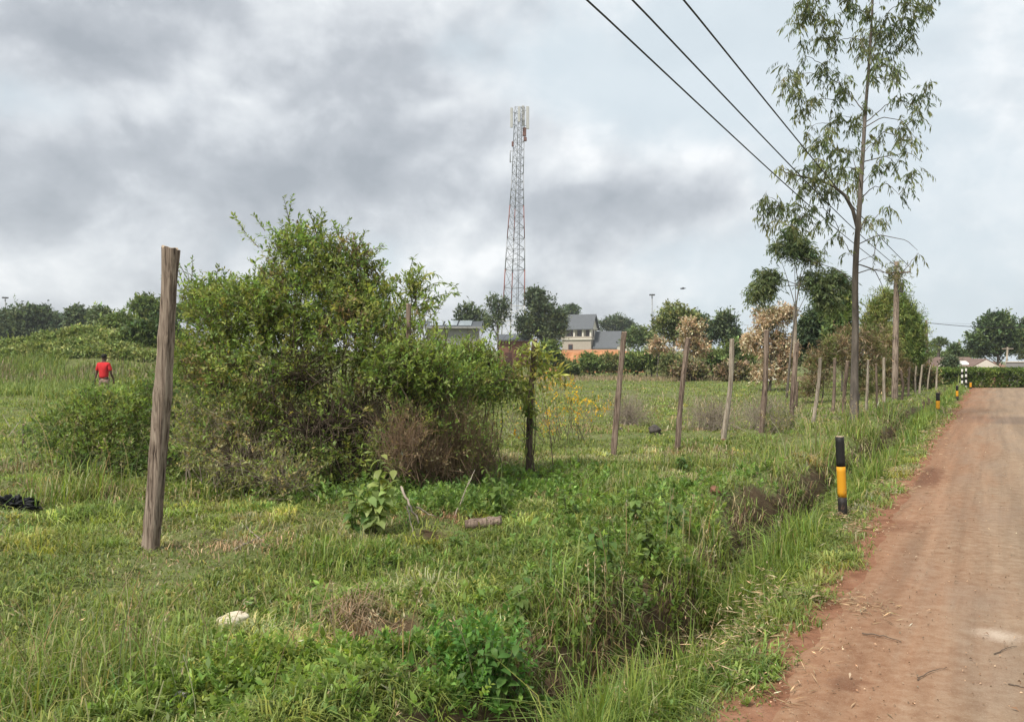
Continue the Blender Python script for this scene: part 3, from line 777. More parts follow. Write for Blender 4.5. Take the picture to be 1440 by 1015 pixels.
def bollard(px, pyb, pyt, wpx, bands, label, cat='bollard', lean=(0, 0), depth=None, name='roadside_bollard', group='black and yellow road marker posts'):
    if depth is None: b = G(px, pyb)
    else:
        b = np.array([(px - CX) / F * depth, depth, 0.]); b[2] = gh(b[0], b[1])
    b[2] = max(b[2], -.05)
    hgt = (CZ - (pyt - HZ) / F * b[1]) - b[2]
    r = wpx / F * b[1] / 2
    root = thing(name, label, cat, b, group)
    z = -.2
    for k, (frac, mm, pn) in enumerate(bands):
        z1 = hgt * frac
        q = QB()
        zz = np.linspace(z, z1, 7)
        rg = np.random.default_rng(int(px) + k)
        th = np.linspace(0, 2 * np.pi, 18, endpoint=False)
        tt = (zz + .2) / (hgt + .2)
        pts = b + np.stack([lean[0] * zz, lean[1] * zz, zz], 1)
        tube(q, pts, r * (1.05 - .08 * tt), 18, (.1, .1, .1), True)
        q.build(pn, M[mm], root, True)
        z = z1 + .0005
    q = QB(); tp = b + np.array([lean[0] * z, lean[1] * z, z])
    tube(q, [tp, tp + [0, 0, .006]], [r * .93, r * .80], 18)
    q.build('cut_top', M['cutwood'], root)
STD = ((.27, 'muddyblack', 'lower_band'), (.64, 'yellow', 'middle_band'), (1.0, 'black', 'upper_band'))
bollard(1186, 732, 614, 12.2, STD, 'nearest black and yellow wooden marker post at the road edge', lean=(-.045, 0))
bollard(1319, 585, 552, 5.2, STD, 'black and yellow marker post halfway along the verge', lean=(0, 0))
bollard(1346, 563, 542, 3.4, STD, 'small far black and yellow marker post before the striped pair')
bollard(1365, 547, 537, 3.0, ((.2, 'black', 'lower_band'), (.9, 'yellow', 'middle_band'), (1.0, 'black', 'upper_band')), 'tiny yellow marker post at the far road corner', depth=44.5)
SW = tuple(((k + 1) / 7, 'white' if k % 2 == 0 else 'black', 'white_band' if k % 2 == 0 else 'black_band') for k in range(7))
bollard(1353, 545, 519, 2.6, SW, 'left one of two tall black and white striped posts by the hedge', depth=45.0, cat='striped post', name='striped_post', group='black and white striped posts')
bollard(1358.5, 545, 518, 2.6, SW, 'right one of two tall black and white striped posts by the hedge', depth=45.3, cat='striped post', name='striped_post', group='black and white striped posts')

# ------------------------------------------------------------------ bushes
def ell_points(n, ells, rg, inner=.55, upper=.15, ground=True):
    """points in a union of ellipsoids (cx,cy,cz,rx,ry,rz,weight), more of them near the surface; also the outward direction"""
    w = np.array([e[6] for e in ells], float); w /= w.sum()
    k = rg.choice(len(ells), n, p=w)
    E = np.array([e[:6] for e in ells], float)[k]
    d = nrm(rg.normal(size=(n, 3)) + np.array([0, 0, upper]))
    rr = (inner + (1 - inner) * rg.random(n) ** .7) * (1 + .16 * rg.normal(size=n) * .6)
    P = E[:, :3] + d * E[:, 3:6] * rr[:, None]
    if ground:
        g = H(P[:, 0], P[:, 1]) + .03
        P[:, 2] = np.maximum(P[:, 2], g + rg.random(n) * .08)
    return P, d, rr
def bush(name, label, cat, base, ells, nsh, k, L, ll, lw, cols, seed, droop=.2, stems=14, stem_r=.018, up=.5, group=None, twigs=True, leafmat_='leaf', inner=.5, bare=0, barecol='twig', leafdown=0, spread=.9, tall=None, bare_ells=None, bare_up=0.):
    rg = np.random.default_rng(seed)
    root = thing(name, label, cat, base, group)
    ql, qs = QB(), QB()
    P, d, rr = ell_points(nsh, ells, rg, inner)
    D = nrm(d * .8 + rg.normal(size=d.shape) * .5 + np.array([0, 0, up]))
    cw = np.array([c[1] for c in cols]); cw = cw / cw.sum()
    # colour patches: neighbouring shoots share a tone
    pn = fbm(P[:, 0] * 1.6 + P[:, 2] * .9, P[:, 1] * 1.3 + P[:, 2] * 1.7, 2, seed) + rg.normal(size=nsh) * .10
    order = np.argsort(np.argsort(pn)) / nsh
    ci = np.searchsorted(np.cumsum(cw)[:-1], order)
    col = colvar(np.array([c[0] for c in cols])[ci], nsh, .2, .08, rg)
    Ls = L * np.exp(rg.normal(size=nsh) * .35)
    shoots(ql, qs if twigs else None, P - D * Ls[:, None] * .5, D, Ls, k, ll, lw, col, droop, spread, leafdown, sr=max(.003, L * .008), rg=rg)
    for (cnt, x_, y_, z_, rx_, ry_, rz_, LL, kk) in (tall or ()):
        Pt = np.array([x_, y_, z_]) + rg.normal(size=(cnt, 3)) * np.array([rx_, ry_, rz_]) * .6
        Dt = nrm((Pt - np.array([x_, y_, z_])) / max(rx_, .1) * .45 + rg.normal(size=(cnt, 3)) * .22 + [0, 0, .85])
        shoots(ql, qs, Pt, Dt, .52 * LL * np.exp(rg.normal(size=cnt) * .3), kk, ll, lw, colvar(cols[1][0], cnt, .2, .08, rg), .12, spread, 0, sr=.006, rg=rg)
    if bare:
        Pb, db, _ = ell_points(bare, [(*q[:3], q[3] * .8, q[4] * .8, q[5] * .7, q[6]) for q in (bare_ells or ells)], rg, .2)
        Db = nrm(db + rg.normal(size=db.shape) * .5 + [0, 0, .6])
        for p, dd in zip(Pb, Db):
            l = L * rg.uniform(.8, 2.2)
            dd = nrm(dd + np.array([0, 0, bare_up]))
            tube(qs, bez(p - dd * l * .6, p, p + nrm(dd + rg.normal(size=3) * .4) * l * .6, 4), [stem_r * .35, stem_r * .25, stem_r * .18, stem_r * .08], 4, cap=False)
    b = np.asarray(base, float)
    for _ in range(stems):
        e = ells[rg.integers(len(ells))]
        tip = np.array(e[:3]) + rdir(1, rg)[0] * np.array(e[3:6]) * rg.uniform(.1, .8)
        st = b + np.array([rg.normal() * .35 * max(e[3], .3) + (e[0] - b[0]) * .65, rg.normal() * .3 * max(e[4], .3) + (e[1] - b[1]) * .65, 0])
        st[2] = gh(st[0], st[1]) - .04
        if tip[2] < st[2] + .15: tip[2] = st[2] + .2
        mid = (st + tip) * .5 + rg.normal(size=3) * .14 * np.linalg.norm(tip - st); mid[2] = max(mid[2], st[2] + .1)
        tube(qs, bez(st, mid, tip, 8), np.linspace(stem_r, stem_r * .25, 8), 6, cap=False)
    ql.build('foliage', M[leafmat_], root)
    if qs.n: qs.build('stems', M[barecol], root, True)
    return root
OL, GR, DK, YE, BR, LT = (.135, .155, .05), (.115, .165, .046), (.07, .105, .034), (.19, .20, .07), (.14, .11, .07), (.15, .20, .06)
def el(px, py, Y, rx, ry, rz, w=1.0):
    p = W(px, py, Y)
    return (p[0], p[1], p[2], rx, ry, rz, w)
# the big bush
bush('large_bush', 'big dense olive green bush towering beside the buried post', 'bush', G(455, 690),
     [el(430, 425, 10.3, .92, .85, .52, 1.9), el(425, 355, 10.3, .42, .4, .36, .55), el(490, 375, 10.3, .34, .4, .36, .4), el(345, 440, 10.2, .68, .75, .4, 1.1), el(300, 415, 10.4, .38, .4, .22, .3), el(500, 470, 10.0, .75, .8, .5, 1.2), el(370, 520, 9.9, .75, .75, .5, 1.1),
      el(545, 520, 10.1, .5, .6, .45, .6), el(440, 590, 9.9, .85, .75, .5, .55), el(330, 600, 9.9, .6, .6, .4, .4), el(290, 500, 10.3, .5, .6, .45, .6), el(520, 420, 10.3, .3, .4, .34, .3), el(500, 640, 9.6, .6, .5, .3, .3), el(500, 560, 9.5, .3, .2, .3, .12)],
     5000, 13, .34, .052, .021, [(OL, .22), (GR, .30), (LT, .22), (YE, .13), (DK, .07), (BR, .06)], 101, .22, 70, .02, .6, bare=750, inner=.45,
     tall=[(26, *W(425, 345, 10.3), .4, .35, .2, .55, 22), (18, *W(490, 360, 10.3), .3, .35, .2, .5, 20), (24, *W(340, 410, 10.2), .6, .5, .15, .42, 16), (10, *W(280, 405, 10.3), .3, .3, .12, .4, 14), (10, *W(525, 400, 10.3), .25, .3, .2, .42, 16), (8, *W(535, 440, 10.2), .2, .3, .2, .4, 14)],
     bare_ells=[el(460, 590, 9.6, .9, .5, .5, 1), el(560, 600, 9.5, .5, .4, .5, .8), el(420, 520, 9.7, .6, .4, .4, .4), el(350, 640, 9.5, .6, .4, .3, .5)])
bush('tangled_shrub', 'pale olive tangled undergrowth at the left foot of the big bush', 'bush', G(340, 690),
     [el(300, 620, 9.7, .5, .5, .35, 1), el(350, 650, 9.3, .5, .45, .32, 1), el(400, 672, 9.1, .45, .4, .26, .8), el(275, 585, 10.0, .4, .4, .35, .7), el(330, 590, 9.6, .4, .4, .3, .6)],
     900, 11, .26, .042, .016, [((.17, .18, .075), .4), (LT, .3), ((.2, .17, .10), .3)], 108, .25, 40, .008, .5, bare=420, barecol='deadtwig', inner=.3)
bush('shrub', 'lower green shrub with brown stems between big bush and leaf wrapped post', 'bush', G(630, 672),
     [el(600, 525, 9.6, .5, .45, .36, 1), el(562, 515, 9.4, .36, .4, .28, .6), el(655, 512, 10.8, .45, .5, .3, .7), el(640, 540, 10.4, .6, .55, .3, .8), el(585, 590, 9.5, .4, .4, .4, .22), el(700, 535, 11.0, .3, .4, .3, .32)],
     1900, 12, .32, .052, .021, [(GR, .35), (LT, .40), (OL, .2), (BR, .05)], 102, .2, 30, .014, .6, bare=240,
     tall=[(22, *W(580, 480, 9.6), .3, .3, .15, .5, 16), (16, *W(640, 485, 10.4), .5, .4, .12, .45, 14), (10, *W(695, 500, 11.0), .3, .3, .12, .4, 14)])
bush('dry_shrub', 'tangle of bare brown stems at the foot of the lower green shrub', 'bush', G(650, 676),
     [el(645, 610, 9.7, .42, .3, .42, 1), el(600, 635, 9.4, .35, .3, .34, .7), el(680, 630, 10.2, .25, .3, .32, .4), el(565, 620, 9.1, .35, .3, .42, .8), el(620, 580, 9.6, .5, .3, .3, .5)],
     520, 9, .3, .045, .016, [(BR, .3), (OL, .4), (GR, .3)], 103, .2, 220, .008, .8, bare=1000, barecol='browntwig', bare_up=1.4)
bush('sapling', 'young leafy sapling rising behind the top of the buried post', 'sapling', G(590, 672),
     [el(582, 400, 11.4, .12, .15, .2, 1), el(600, 425, 11.4, .25, .3, .15, .6), el(570, 455, 11.3, .35, .3, .25, .8)],
     90, 11, .4, .075, .024, [(LT, .6), (YE, .2), (GR, .2)], 104, .25, 10, .012, .9,
     tall=[(7, *W(580, 410, 11.4), .12, .12, .15, .5, 16)])
def arching_shoots():
    o = bpy.data.objects['sapling']; ql, qs = QB(), QB(); rg = np.random.default_rng(61)
    for (a, m, b_) in (((580, 432), (600, 385), (640, 402)), ((580, 425), (590, 372), (618, 388)), ((582, 436), (610, 410), (650, 412)), ((578, 420), (572, 385), (582, 362)), ((580, 440), (560, 410), (545, 405))):
        c = bez(W(*a, 11.4), W(*m, 11.4 + rg.normal() * .15), W(*b_, 11.4 + rg.normal() * .3), 12)
        tube(qs, c, np.linspace(.008, .003, 12), 5, (.12, .13, .05), False)
        n = 34; t = rg.uniform(.2, 1, n)
        P = np.stack([np.interp(t, np.linspace(0, 1, 12), c[:, q]) for q in range(3)], 1)
        D = nrm(rg.normal(size=(n, 3)) * .6 + [.5, 0, -.35])
        leaves(ql, P, D, nrm(rg.normal(size=(n, 3)) * .4 + [0, 0, 1]), rg.uniform(.07, .13, n), .026, colvar(LT, n, .2, .08, rg))
    ql.build('arching_leaves', M['leaf'], o); qs.build('arching_twigs', M['greenstem'], o, True)
M['greenstem'] = surf('green stem', [(.3, (.08, .11, .035)), (.7, (.16, .18, .06))], 8, (1, 1, .3), .7, 0)
arching_shoots()
# long arching shoot of the sapling is a second crown of thin leaves
bush('low_bush', 'low dark green bush sprawling behind the thick cracked post', 'bush', G(190, 672),
     [el(180, 600, 11.6, 1.1, .9, .55, 1.4), el(240, 570, 11.8, .8, .8, .55, 1.0), el(110, 610, 11.8, .7, .7, .42, .8), el(260, 640, 11.0, .6, .6, .4, .7), el(150, 645, 11.2, .8, .6, .35, .8), el(145, 572, 11.9, .6, .5, .3, .9)],
     2300, 12, .32, .058, .022, [(DK, .3), (GR, .36), (OL, .2), (LT, .14)], 105, .25, 30, .012, .55, bare=60)
bush('leafy_creeper', 'yellow green creeper hanging its leaves around the dark post', 'climbing plant', G(748, 664),
     [el(752, 500, 11.45, .26, .24, .26, 1), el(738, 545, 11.4, .28, .25, .22, .8), el(775, 520, 11.5, .2, .2, .2, .5), el(725, 520, 11.4, .22, .2, .25, .5), el(745, 575, 11.4, .2, .2, .15, .3)],
     80, 8, .32, .12, .036, [((.13, .16, .045), .5), ((.2, .2, .06), .25), (OL, .25)], 106, .5, 8, .008, .3, leafdown=.5, inner=.1)
YF = (.50, .29, .03)
bush('flowering_bush', 'sparse bush with yellow orange flowers behind the dark post', 'bush', G(800, 610),
     [el(820, 575, 15.5, .55, .4, .3, 1), el(790, 545, 15.7, .4, .4, .25, .7), el(760, 585, 14.8, .45, .4, .3, 1.0), el(718, 590, 14.3, .3, .3, .35, .7), el(765, 530, 15.2, .3, .3, .2, .5)],
     230, 7, .3, .04, .026, [(YF, .5), (YE, .25), (OL, .2)], 107, .2, 34, .007, .8, bare=90, barecol='deadtwig')
for i, (px, py, rx, rz, Y, lab) in enumerate(((885, 585, .8, .6, 20, 'pale leafless twiggy shrub behind the leaning brown post'), (1000, 590, .9, .6, 18.5, 'grey bare shrub between the slim pale post and its left neighbour'), (1075, 585, .9, .55, 19, 'dry twiggy shrub at the foot of the tall upright post'),
                                            (1095, 610, .35, .32, 17.5, 'small green and grey shrub in the grass before the reddish brown post'))):
    gpt = np.array([(px - CX) / F * Y, Y, 0]); gpt[2] = gh(gpt[0], gpt[1])
    bush('twiggy_shrub', lab, 'bush', gpt, [(gpt[0], gpt[1], gpt[2] + rz * .7, rx, rx, rz, 1)], 40 if i < 3 else 160, 8, .3, .05, .018, [((.2, .17, .1), .6), (OL, .4)] if i < 3 else [(OL, .6), ((.12, .13, .07), .4)], 110 + i, .1, 80 if i < 3 else 20, .008, .9, bare=460 if i < 3 else 50, barecol='deadtwig', group='dry shrubs along the fence')

# ------------------------------------------------------------------ broad leaved weeds
def weed(px, py, hgt, label, seed, col=(.15, .21, .055), nst=4, ll=.15, nl=9, name='broadleaf_weed'):
    rg = np.random.default_rng(seed)
    b = G(px, py)
    root = thing(name, label, 'weed', b, 'broad leaved weeds in the near grass')
    ql, qs = QB(), QB()
    for s_ in range(nst):
        a = rg.uniform(0, 6.28); h = hgt * rg.uniform(.55, 1.0); sp = hgt * rg.uniform(.05, .42)
        st = b + np.array([math.cos(a) * .03, math.sin(a) * .03, -.02]); tip = b + np.array([math.cos(a) * sp, math.sin(a) * sp, h])
        c = bez(st, st + [0, 0, h * .6], tip, 9)
        tube(qs, c, np.linspace(.006, .003, 9), 6, (.12, .15, .05), False)
        t = np.linspace(.25, 1, nl)
        P = np.stack([np.interp(t, np.linspace(0, 1, 9), c[:, q]) for q in range(3)], 1)
        az = np.arange(nl) * 2.4 + rg.uniform(0, 6)
        D = nrm(np.stack([np.cos(az), np.sin(az), rg.uniform(-.7, .25, nl)], 1))
        sz = ll * (1.1 - .45 * t) * rg.uniform(.75, 1.2, nl)
        bigleaves(ql, P, D, np.tile([0, 0, 1.], (nl, 1)) + rg.normal(size=(nl, 3)) * .2, sz, sz * .52, colvar(col, nl, .16, .08, rg), rg.uniform(.4, .9))
    ql.build('leaves', M['leaf'], root, True); qs.build('stems', M['greenstem'], root, True)
M['greenstem'] = surf('green stem', [(.3, (.08, .11, .035)), (.7, (.16, .18, .06))], 8, (1, 1, .3), .7, 0)
weed(527, 752, .74, 'tall pale green broad leaved weed in front of the big bush', 201, (.22, .27, .095), 8, .185, 12)
weed(498, 750, .5, 'darker broad leaved weed tucked left of the tall pale one', 202, (.12, .18, .05), 4, .14)
weed(705, 732, .58, 'broad leaved weed by the fallen brown log', 203, (.11, .17, .045), 5, .15, 9)
weed(800, 728, .34, 'low broad leaved weed right of the dark post foot', 204, (.12, .18, .045), 4, .13, 7)
weed(888, 742, .42, 'bushy weed near the middle of the grass bank', 205, (.12, .17, .05), 5, .14, 8)
weed(945, 760, .42, 'dark leafy weed close to the ditch bank', 206, (.095, .145, .042), 5, .13, 8)
weed(850, 805, .34, 'leafy weed growing above the ditch hollow', 207, (.10, .16, .045), 5, .12, 9)
weed(905, 830, .32, 'weed with reddish stalk leaning over the ditch', 208, (.12, .17, .05), 4, .12, 8)
weed(740, 880, .30, 'small weed with few broad leaves at centre front', 209, (.12, .18, .05), 3, .12, 6)
weed(640, 770, .18, 'small round leaved plant below the fallen brown log', 210, (.12, .18, .05), 4, .09, 6)
weed(960, 665, .3, 'dark green weed in the field behind the ditch', 211, (.07, .12, .035), 6, .13, 8)
weed(700, 985, .38, 'dark green leafy herb at the bottom of the picture', 212, (.075, .145, .035), 7, .085, 14, 'leafy_herb')

# ------------------------------------------------------------------ small things on the ground
def rock(px, py, wx, hz, mat, name, label, cat, seed, flat=.5, depthr=.7, lift=0.0):
    rg = np.random.default_rng(seed)
    b = G(px, py)
    bm = bmesh.new(); bmesh.ops.create_icosphere(bm, subdivisions=4, radius=1)
    ph = rg.uniform(0, 6, 6)
    for v in bm.verts:
        c = v.co
        k = 1 + .13 * math.sin(c.x * 3 + ph[0]) * math.cos(c.y * 2.4 + ph[1]) + .08 * math.sin(c.z * 5 + c.x * 4 + ph[2]) + .05 * math.sin(c.y * 9 + ph[3]) + .03 * math.sin(c.x * 13 + c.z * 11 + ph[4])
        v.co = Vector((c.x * k * wx, c.y * k * wx * depthr, c.z * k * hz))
    o = bm_obj(name, bm, mat, None, True)
    o.location = (b[0], b[1], b[2] + hz * flat + lift); o.rotation_euler = (rg.uniform(-.15, .15), rg.uniform(-.15, .15), rg.uniform(0, 6))
    tag(o, label, cat)
    return o
M['paleRock'] = surf('pale stone', [(.3, (.42, .34, .23)), (.5, (.62, .54, .40)), (.7, (.74, .68, .55))], 14, (1, 1, 1), .9, .6, .02)
M['earthclod'] = surf('red earth clod', [(.3, (.12, .055, .035)), (.7, (.26, .13, .08))], 16, (1, 1, 1), .95, .7, .03)
M['char'] = surf('charred refuse', [(.3, (.008, .008, .009)), (.65, (.03, .032, .036)), (.8, (.10, .11, .12))], 12, (1, 1, 1), .7, .8, .03)
M['darkrock'] = surf('dark stone', [(.3, (.03, .026, .024)), (.7, (.10, .085, .075))], 10, (1, 1, 1), .9, .6, .03)
rock(326, 884, .092, .055, M['paleRock'], 'pale_stone', 'cream coloured stone lying in the grass at left front', 'stone', 301, .75)
rock(1006, 702, .065, .04, M['earthclod'], 'earth_clod', 'reddish clod of earth in the grass left of the near marker post', 'clod', 302)
rock(1017, 622, .07, .05, M['earthclod'], 'small_stone', 'small brown stone at the foot of the slim pale post', 'stone', 303)
rock(921, 612, .17, .11, M['darkrock'], 'dark_rock', 'dark rock lying in the grazed field behind the leaning posts', 'rock', 304)
rock(873, 606, .07, .05, M['darkrock'], 'dark_rock', 'small dark stone behind the foot of the leaning post by the flowers', 'rock', 305)
def log(px0, py0, px1, py1, r, label):
    a, b = G(px0, py0), G(px1, py1)
    root = QB()
    t = np.linspace(0, 1, 14)[:, None]
    pts = a + (b - a) * t + np.array([0, 0, r * .8]); rg = np.random.default_rng(5)
    tube(root, pts, r * (1 + .05 * rg.normal(size=14)), 12, wob=.12, rg=rg)
    o = root.build('fallen_log', M['post'], None, True, origin=a)
    tag(o, label, 'log')
log(655, 745, 705, 742, .055, 'short brown log lying at the foot of the lower shrub')
# black refuse heap at the left edge
def refuse():
    b = G(18, 712)
    bm = bmesh.new(); bmesh.ops.create_icosphere(bm, subdivisions=6, radius=1)
    for v in bm.verts:
        c = v.co
        k = .55 + .9 * abs(2 * float(fbm(np.array([c.x * 3.1 + 4]), np.array([c.y * 3.3 + c.z * 2.6]), 3, 4)[0]) - 1) + .5 * (float(vnoise(np.array([c.x * 9]), np.array([c.y * 9 + c.z * 8]), 5)[0]) - .5)
        v.co = Vector((c.x * k * .27, c.y * k * .17, max(c.z, -.1) * k * .13))
    o = bm_obj('black_refuse_heap', bm, M['char']); o.location = tuple(b)
    tag(o, 'heap of crumpled black refuse on the grass at the left edge', 'refuse heap')
refuse()
def paper():
    b = G(254, 990); rg = np.random.default_rng(78)
    bm = bmesh.new(); n = 9
    vs = [[None] * n for _ in range(n)]
    for i in range(n):
        for j in range(n):
            x, y = (i / (n - 1) - .5) * .075, (j / (n - 1) - .5) * .05
            vs[i][j] = bm.verts.new((x + rg.normal() * .002, y + rg.normal() * .002, .012 + .010 * math.sin(i * 1.3) * math.cos(j * 1.1) + rg.normal() * .002))
    for i in range(n - 1):
        for j in range(n - 1): bm.faces.new((vs[i][j], vs[i + 1][j], vs[i + 1][j + 1], vs[i][j + 1]))
    bmesh.ops.solidify(bm, geom=bm.faces[:], thickness=.0015)
    o = bm_obj('paper_scrap', bm, M['white'], None, True); o.location = (b[0], b[1], b[2] + .03); o.rotation_euler = (.3, .2, .5)
    tag(o, 'small crumpled white paper scrap in the grass at the bottom left', 'paper scrap')
paper()
def sticks(name, label, cat, lst, mat, group=None):
    """lst: polylines of (px, py, lift) in one dead branch"""
    qb = QB(); o0 = None
    for (pl, r) in lst:
        pts = []
        for (px, py, lift) in pl:
            g = G(px, py) if lift >= 0 else None
            pts.append(g + np.array([0, 0, lift]))
        pts = np.array(pts)
        if o0 is None: o0 = pts[0].copy()
        t = np.linspace(0, 1, len(pts)); tt = np.linspace(0, 1, 10)
        q = np.stack([np.interp(tt, t, pts[:, k]) for k in range(3)], 1) + rng.normal(size=(10, 3)) * r * .5
        tube(qb, q, np.linspace(r, r * .45, 10), 6, cap=True)
    o = qb.build(name, M[mat], None, True, origin=o0)
    tag(o, label, cat, group)
sticks('dead_branch', 'forked pale dead branch lying under the tall pale weed', 'branch', [([(565, 728, .28), (590, 750, .03)], .014), ([(572, 735, .16), (582, 757, .02)], .008), ([(585, 735, .15), (612, 748, .03)], .01)], 'deadtwig')
sticks('dead_branch', 'thin upright dead stick leaning beside the dry stems', 'branch', [([(640, 728, .02), (668, 716, .42)], .008), ([(650, 724, .16), (660, 722, .34)], .005)], 'deadtwig')
sticks('dead_branch', 'short dry twigs lying right of the thick cracked post', 'branch', [([(345, 752, .08), (378, 772, .02)], .010), ([(300, 762, .03), (350, 768, .02)], .006), ([(330, 775, .02), (375, 760, .06)], .006)], 'deadtwig')
sticks('road_twig', 'thin dark curved twig lying on the red road', 'twig', [([(1213, 896, .022), (1240, 900, .028), (1269, 908, .024)], .0045)], 'twig')
sticks('road_twig', 'faint bent twig near the middle of the road', 'twig', [([(1290, 962, .022), (1310, 950, .026), (1332, 945, .024)], .003)], 'twig')
sticks('road_twig', 'thin twig at the right edge of the picture on the road', 'twig', [([(1398, 925, .022), (1415, 918, .026), (1430, 914, .024)], .003)], 'twig')
sticks('road_twig', 'short twig at the lower right corner of the road', 'twig', [([(1418, 968, .022), (1445, 974, .026)], .004)], 'twig')
sticks('pale_dead_branch', 'bleached spiky dead branch standing at the left edge of the field', 'branch', [([(10, 618, .02), (30, 612, .35)], .012), ([(14, 616, .2), (4, 612, .42)], .008), ([(18, 616, .1), (38, 614, .22)], .007)], 'deadtwig')
P_(33, 596, 34, 628, 4, M['postdark'], 'short dark stake beside the bleached dead branch', 55, cat='stake', name='wooden_stake', group=None)
def dry_leaf():
    b = G(1152, 848)
    qb = QB()
    bigleaves(qb, np.array([b + [-.06, 0, .03]]), np.array([[.95, .25, .12]]), np.array([[0, .15, 1.]]), .15, .06, np.array([[.46, .34, .2]]), .6)
    tag(qb.build('dry_leaf', M['straw'], None, True, origin=b), 'large curled tan leaf on the straw at the road edge', 'leaf')
dry_leaf()

# ------------------------------------------------------------------ trees
def gum_tree():
    rg = np.random.default_rng(11)
    Y0 = G(1201, 598)[1]
    b = G(1201, 598)
    root = thing('gum_tree', 'tall slender gum tree with drooping leaves by the roadside', 'tree', b)
    tr = [(1201, 604), (1201, 560), (1202, 500), (1203, 450), (1202, 400), (1204, 350), (1207, 310), (1211, 250), (1214, 200), (1217, 150), (1221, 100), (1224, 50), (1227, 0), (1229, -40), (1232, -80)]
    T = np.array([W(px, py, Y0 + .25 * math.sin(i * .8)) for i, (px, py) in enumerate(tr)])
    rad = np.array([7.0, 5.7, 4.8, 4.4, 4.1, 3.8, 3.4, 2.9, 2.55, 2.2, 1.9, 1.6, 1.25, .9, .5]) / F * Y0
    t = np.linspace(0, 1, len(T)); tt = np.linspace(0, 1, 60)
    Tp = np.stack([np.interp(tt, t, T[:, q]) for q in range(3)], 1)
    k = np.array([1, 2, 3, 2, 1.]); k /= k.sum()
    for q in (0, 1):
        pad = np.pad(Tp[:, q], 2, 'edge'); Tp[:, q] = np.convolve(pad, k, 'valid')
    qt = QB(); tube(qt, Tp, np.interp(tt, t, rad), 14, wob=.05, rg=rg)
    qt.build('trunk', M['bark'], root, True)
    def trunk_at(py):
        z = CZ - (py - HZ) / F * Y0
        return np.array([np.interp(z, Tp[:, 2], Tp[:, 0]), np.interp(z, Tp[:, 2], Tp[:, 1]), z])
    zc = [(290,30,50),(270,110,45),(330,60,60),(400,110,50),(290,200,30),(290,250,20),(420,190,50),(360,170,40),(500,40,40),(480,10,40),(200,310,30),(210,380,50),(260,330,40),(250,430,50),(280,500,45),(340,450,40),(300,600,25),(330,560,20),(310,660,25),(350,660,30),(380,300,45),(370,340,40),(450,380,50),(470,420,40),(420,450,25),(410,560,30),(450,520,40),(520,540,45),(500,590,30),(540,180,50),(560,230,40),(620,160,50),(650,80,40),(690,150,50),(740,110,50),(760,170,40),(735,220,30),(700,200,30),(790,60,30),(820,40,40),(850,20,30),(770,30,40),(740,20,40),(620,300,40),(690,310,40),(690,360,35),(640,250,35),(610,240,30),(840,380,30),(850,410,20),(810,440,40),(790,490,40),(780,540,25),(720,450,30),(700,430,15),(640,590,35),(600,640,30),(720,580,35),(740,660,30),(720,620,20),(770,620,25),(690,730,30),(640,700,25),(600,760,35),(650,820,20),(760,790,25),(740,840,30),(790,770,30),(710,870,20),(650,930,30),(590,990,40),(640,1000,25),(370,640,40),(400,600,35),(430,680,35),(380,750,50),(440,760,40),(300,760,40),(330,830,50),(380,870,50),(280,850,40),(240,780,30),(180,750,25),(400,960,30),(440,810,40),(510,830,40),(500,690,40),(520,760,30),(130,880,30),(120,920,40),(180,920,40),(250,950,50),(110,990,30),(270,980,40),(340,930,30),
          (420,-60,60),(520,-70,60),(640,-80,60),(740,-60,60),(560,-150,60),(660,-160,50),(600,-230,50),(330,-40,50),(820,-40,40),(580,60,40),(590,350,30),(560,470,25)]
    clumps = [(1040 + x / 3.172, y / 3.172, r / 3.172) for x, y, r in zc] + [(1080, 300, 9), (1098, 318, 9), (1120, 322, 9), (1150, 318, 9), (1165, 338, 7), (1180, 330, 8), (1235, 335, 7), (1228, 360, 6), (1265, 392, 4), (1291, 357, 4), (1195, 355, 5)]
    ql, qs = QB(), QB()
    placed = []
    tx = lambda py: float(np.interp(py, [q[1] for q in tr[::-1]], [q[0] for q in tr[::-1]]))
    for (px, py, r) in sorted(clumps, key=lambda q: abs(q[0] - tx(q[1]))):
        dx = px - tx(py)
        pt_ = min(py + 10 + .45 * abs(dx) + rg.uniform(0, 14), 372)
        best, bd = None, math.hypot(dx, pt_ - py) * .8
        for (qx, qy, qc) in placed:
            if (qx - tx(qy)) * dx > 0 and abs(qx - tx(qy)) < abs(dx) - 3 and qy > py - 16:
                d_ = math.hypot(qx - px, qy - py)
                if d_ < bd: best, bd = qc, d_
        yo = rg.normal() * .75 if best is None else (best[1] - Y0) + rg.normal() * .25
        c = W(px, py, Y0 + yo)
        placed.append((px, py, c))
        rm = r / F * Y0
        p0 = trunk_at(pt_) if best is None else best
        dist = np.linalg.norm(c - p0)
        mid = (p0 + c) * .5 + np.array([0, 0, .16 * dist]) + rg.normal(size=3) * .06 * dist
        cr = bez(p0, mid, c, 9); cr[1:-1] += rg.normal(size=(7, 3)) * .012 * dist
        tube(qs, cr, np.linspace(.007 + .006 * dist, .004, 9), 5, cap=False)
        n = max(3, int(17 * (rm / .22) ** 2))
        P = c + rg.normal(size=(n, 3)) * rm * .42 * np.array([1, 1, .8]) + np.array([0, 0, rm * .35])
        D = nrm(rg.normal(size=(n, 3)) * .8 + np.array([0, 0, -.35]))
        shoots(ql, qs, P, D, rg.uniform(.14, .34, n), 9, .125, .027, colvar([(.085, .105, .05), (.105, .125, .06), (.065, .085, .04), (.125, .14, .07)][rg.integers(4)], n, .2, .08, rg), .55, .7, 1.1, sr=.003, up=0, rg=rg)
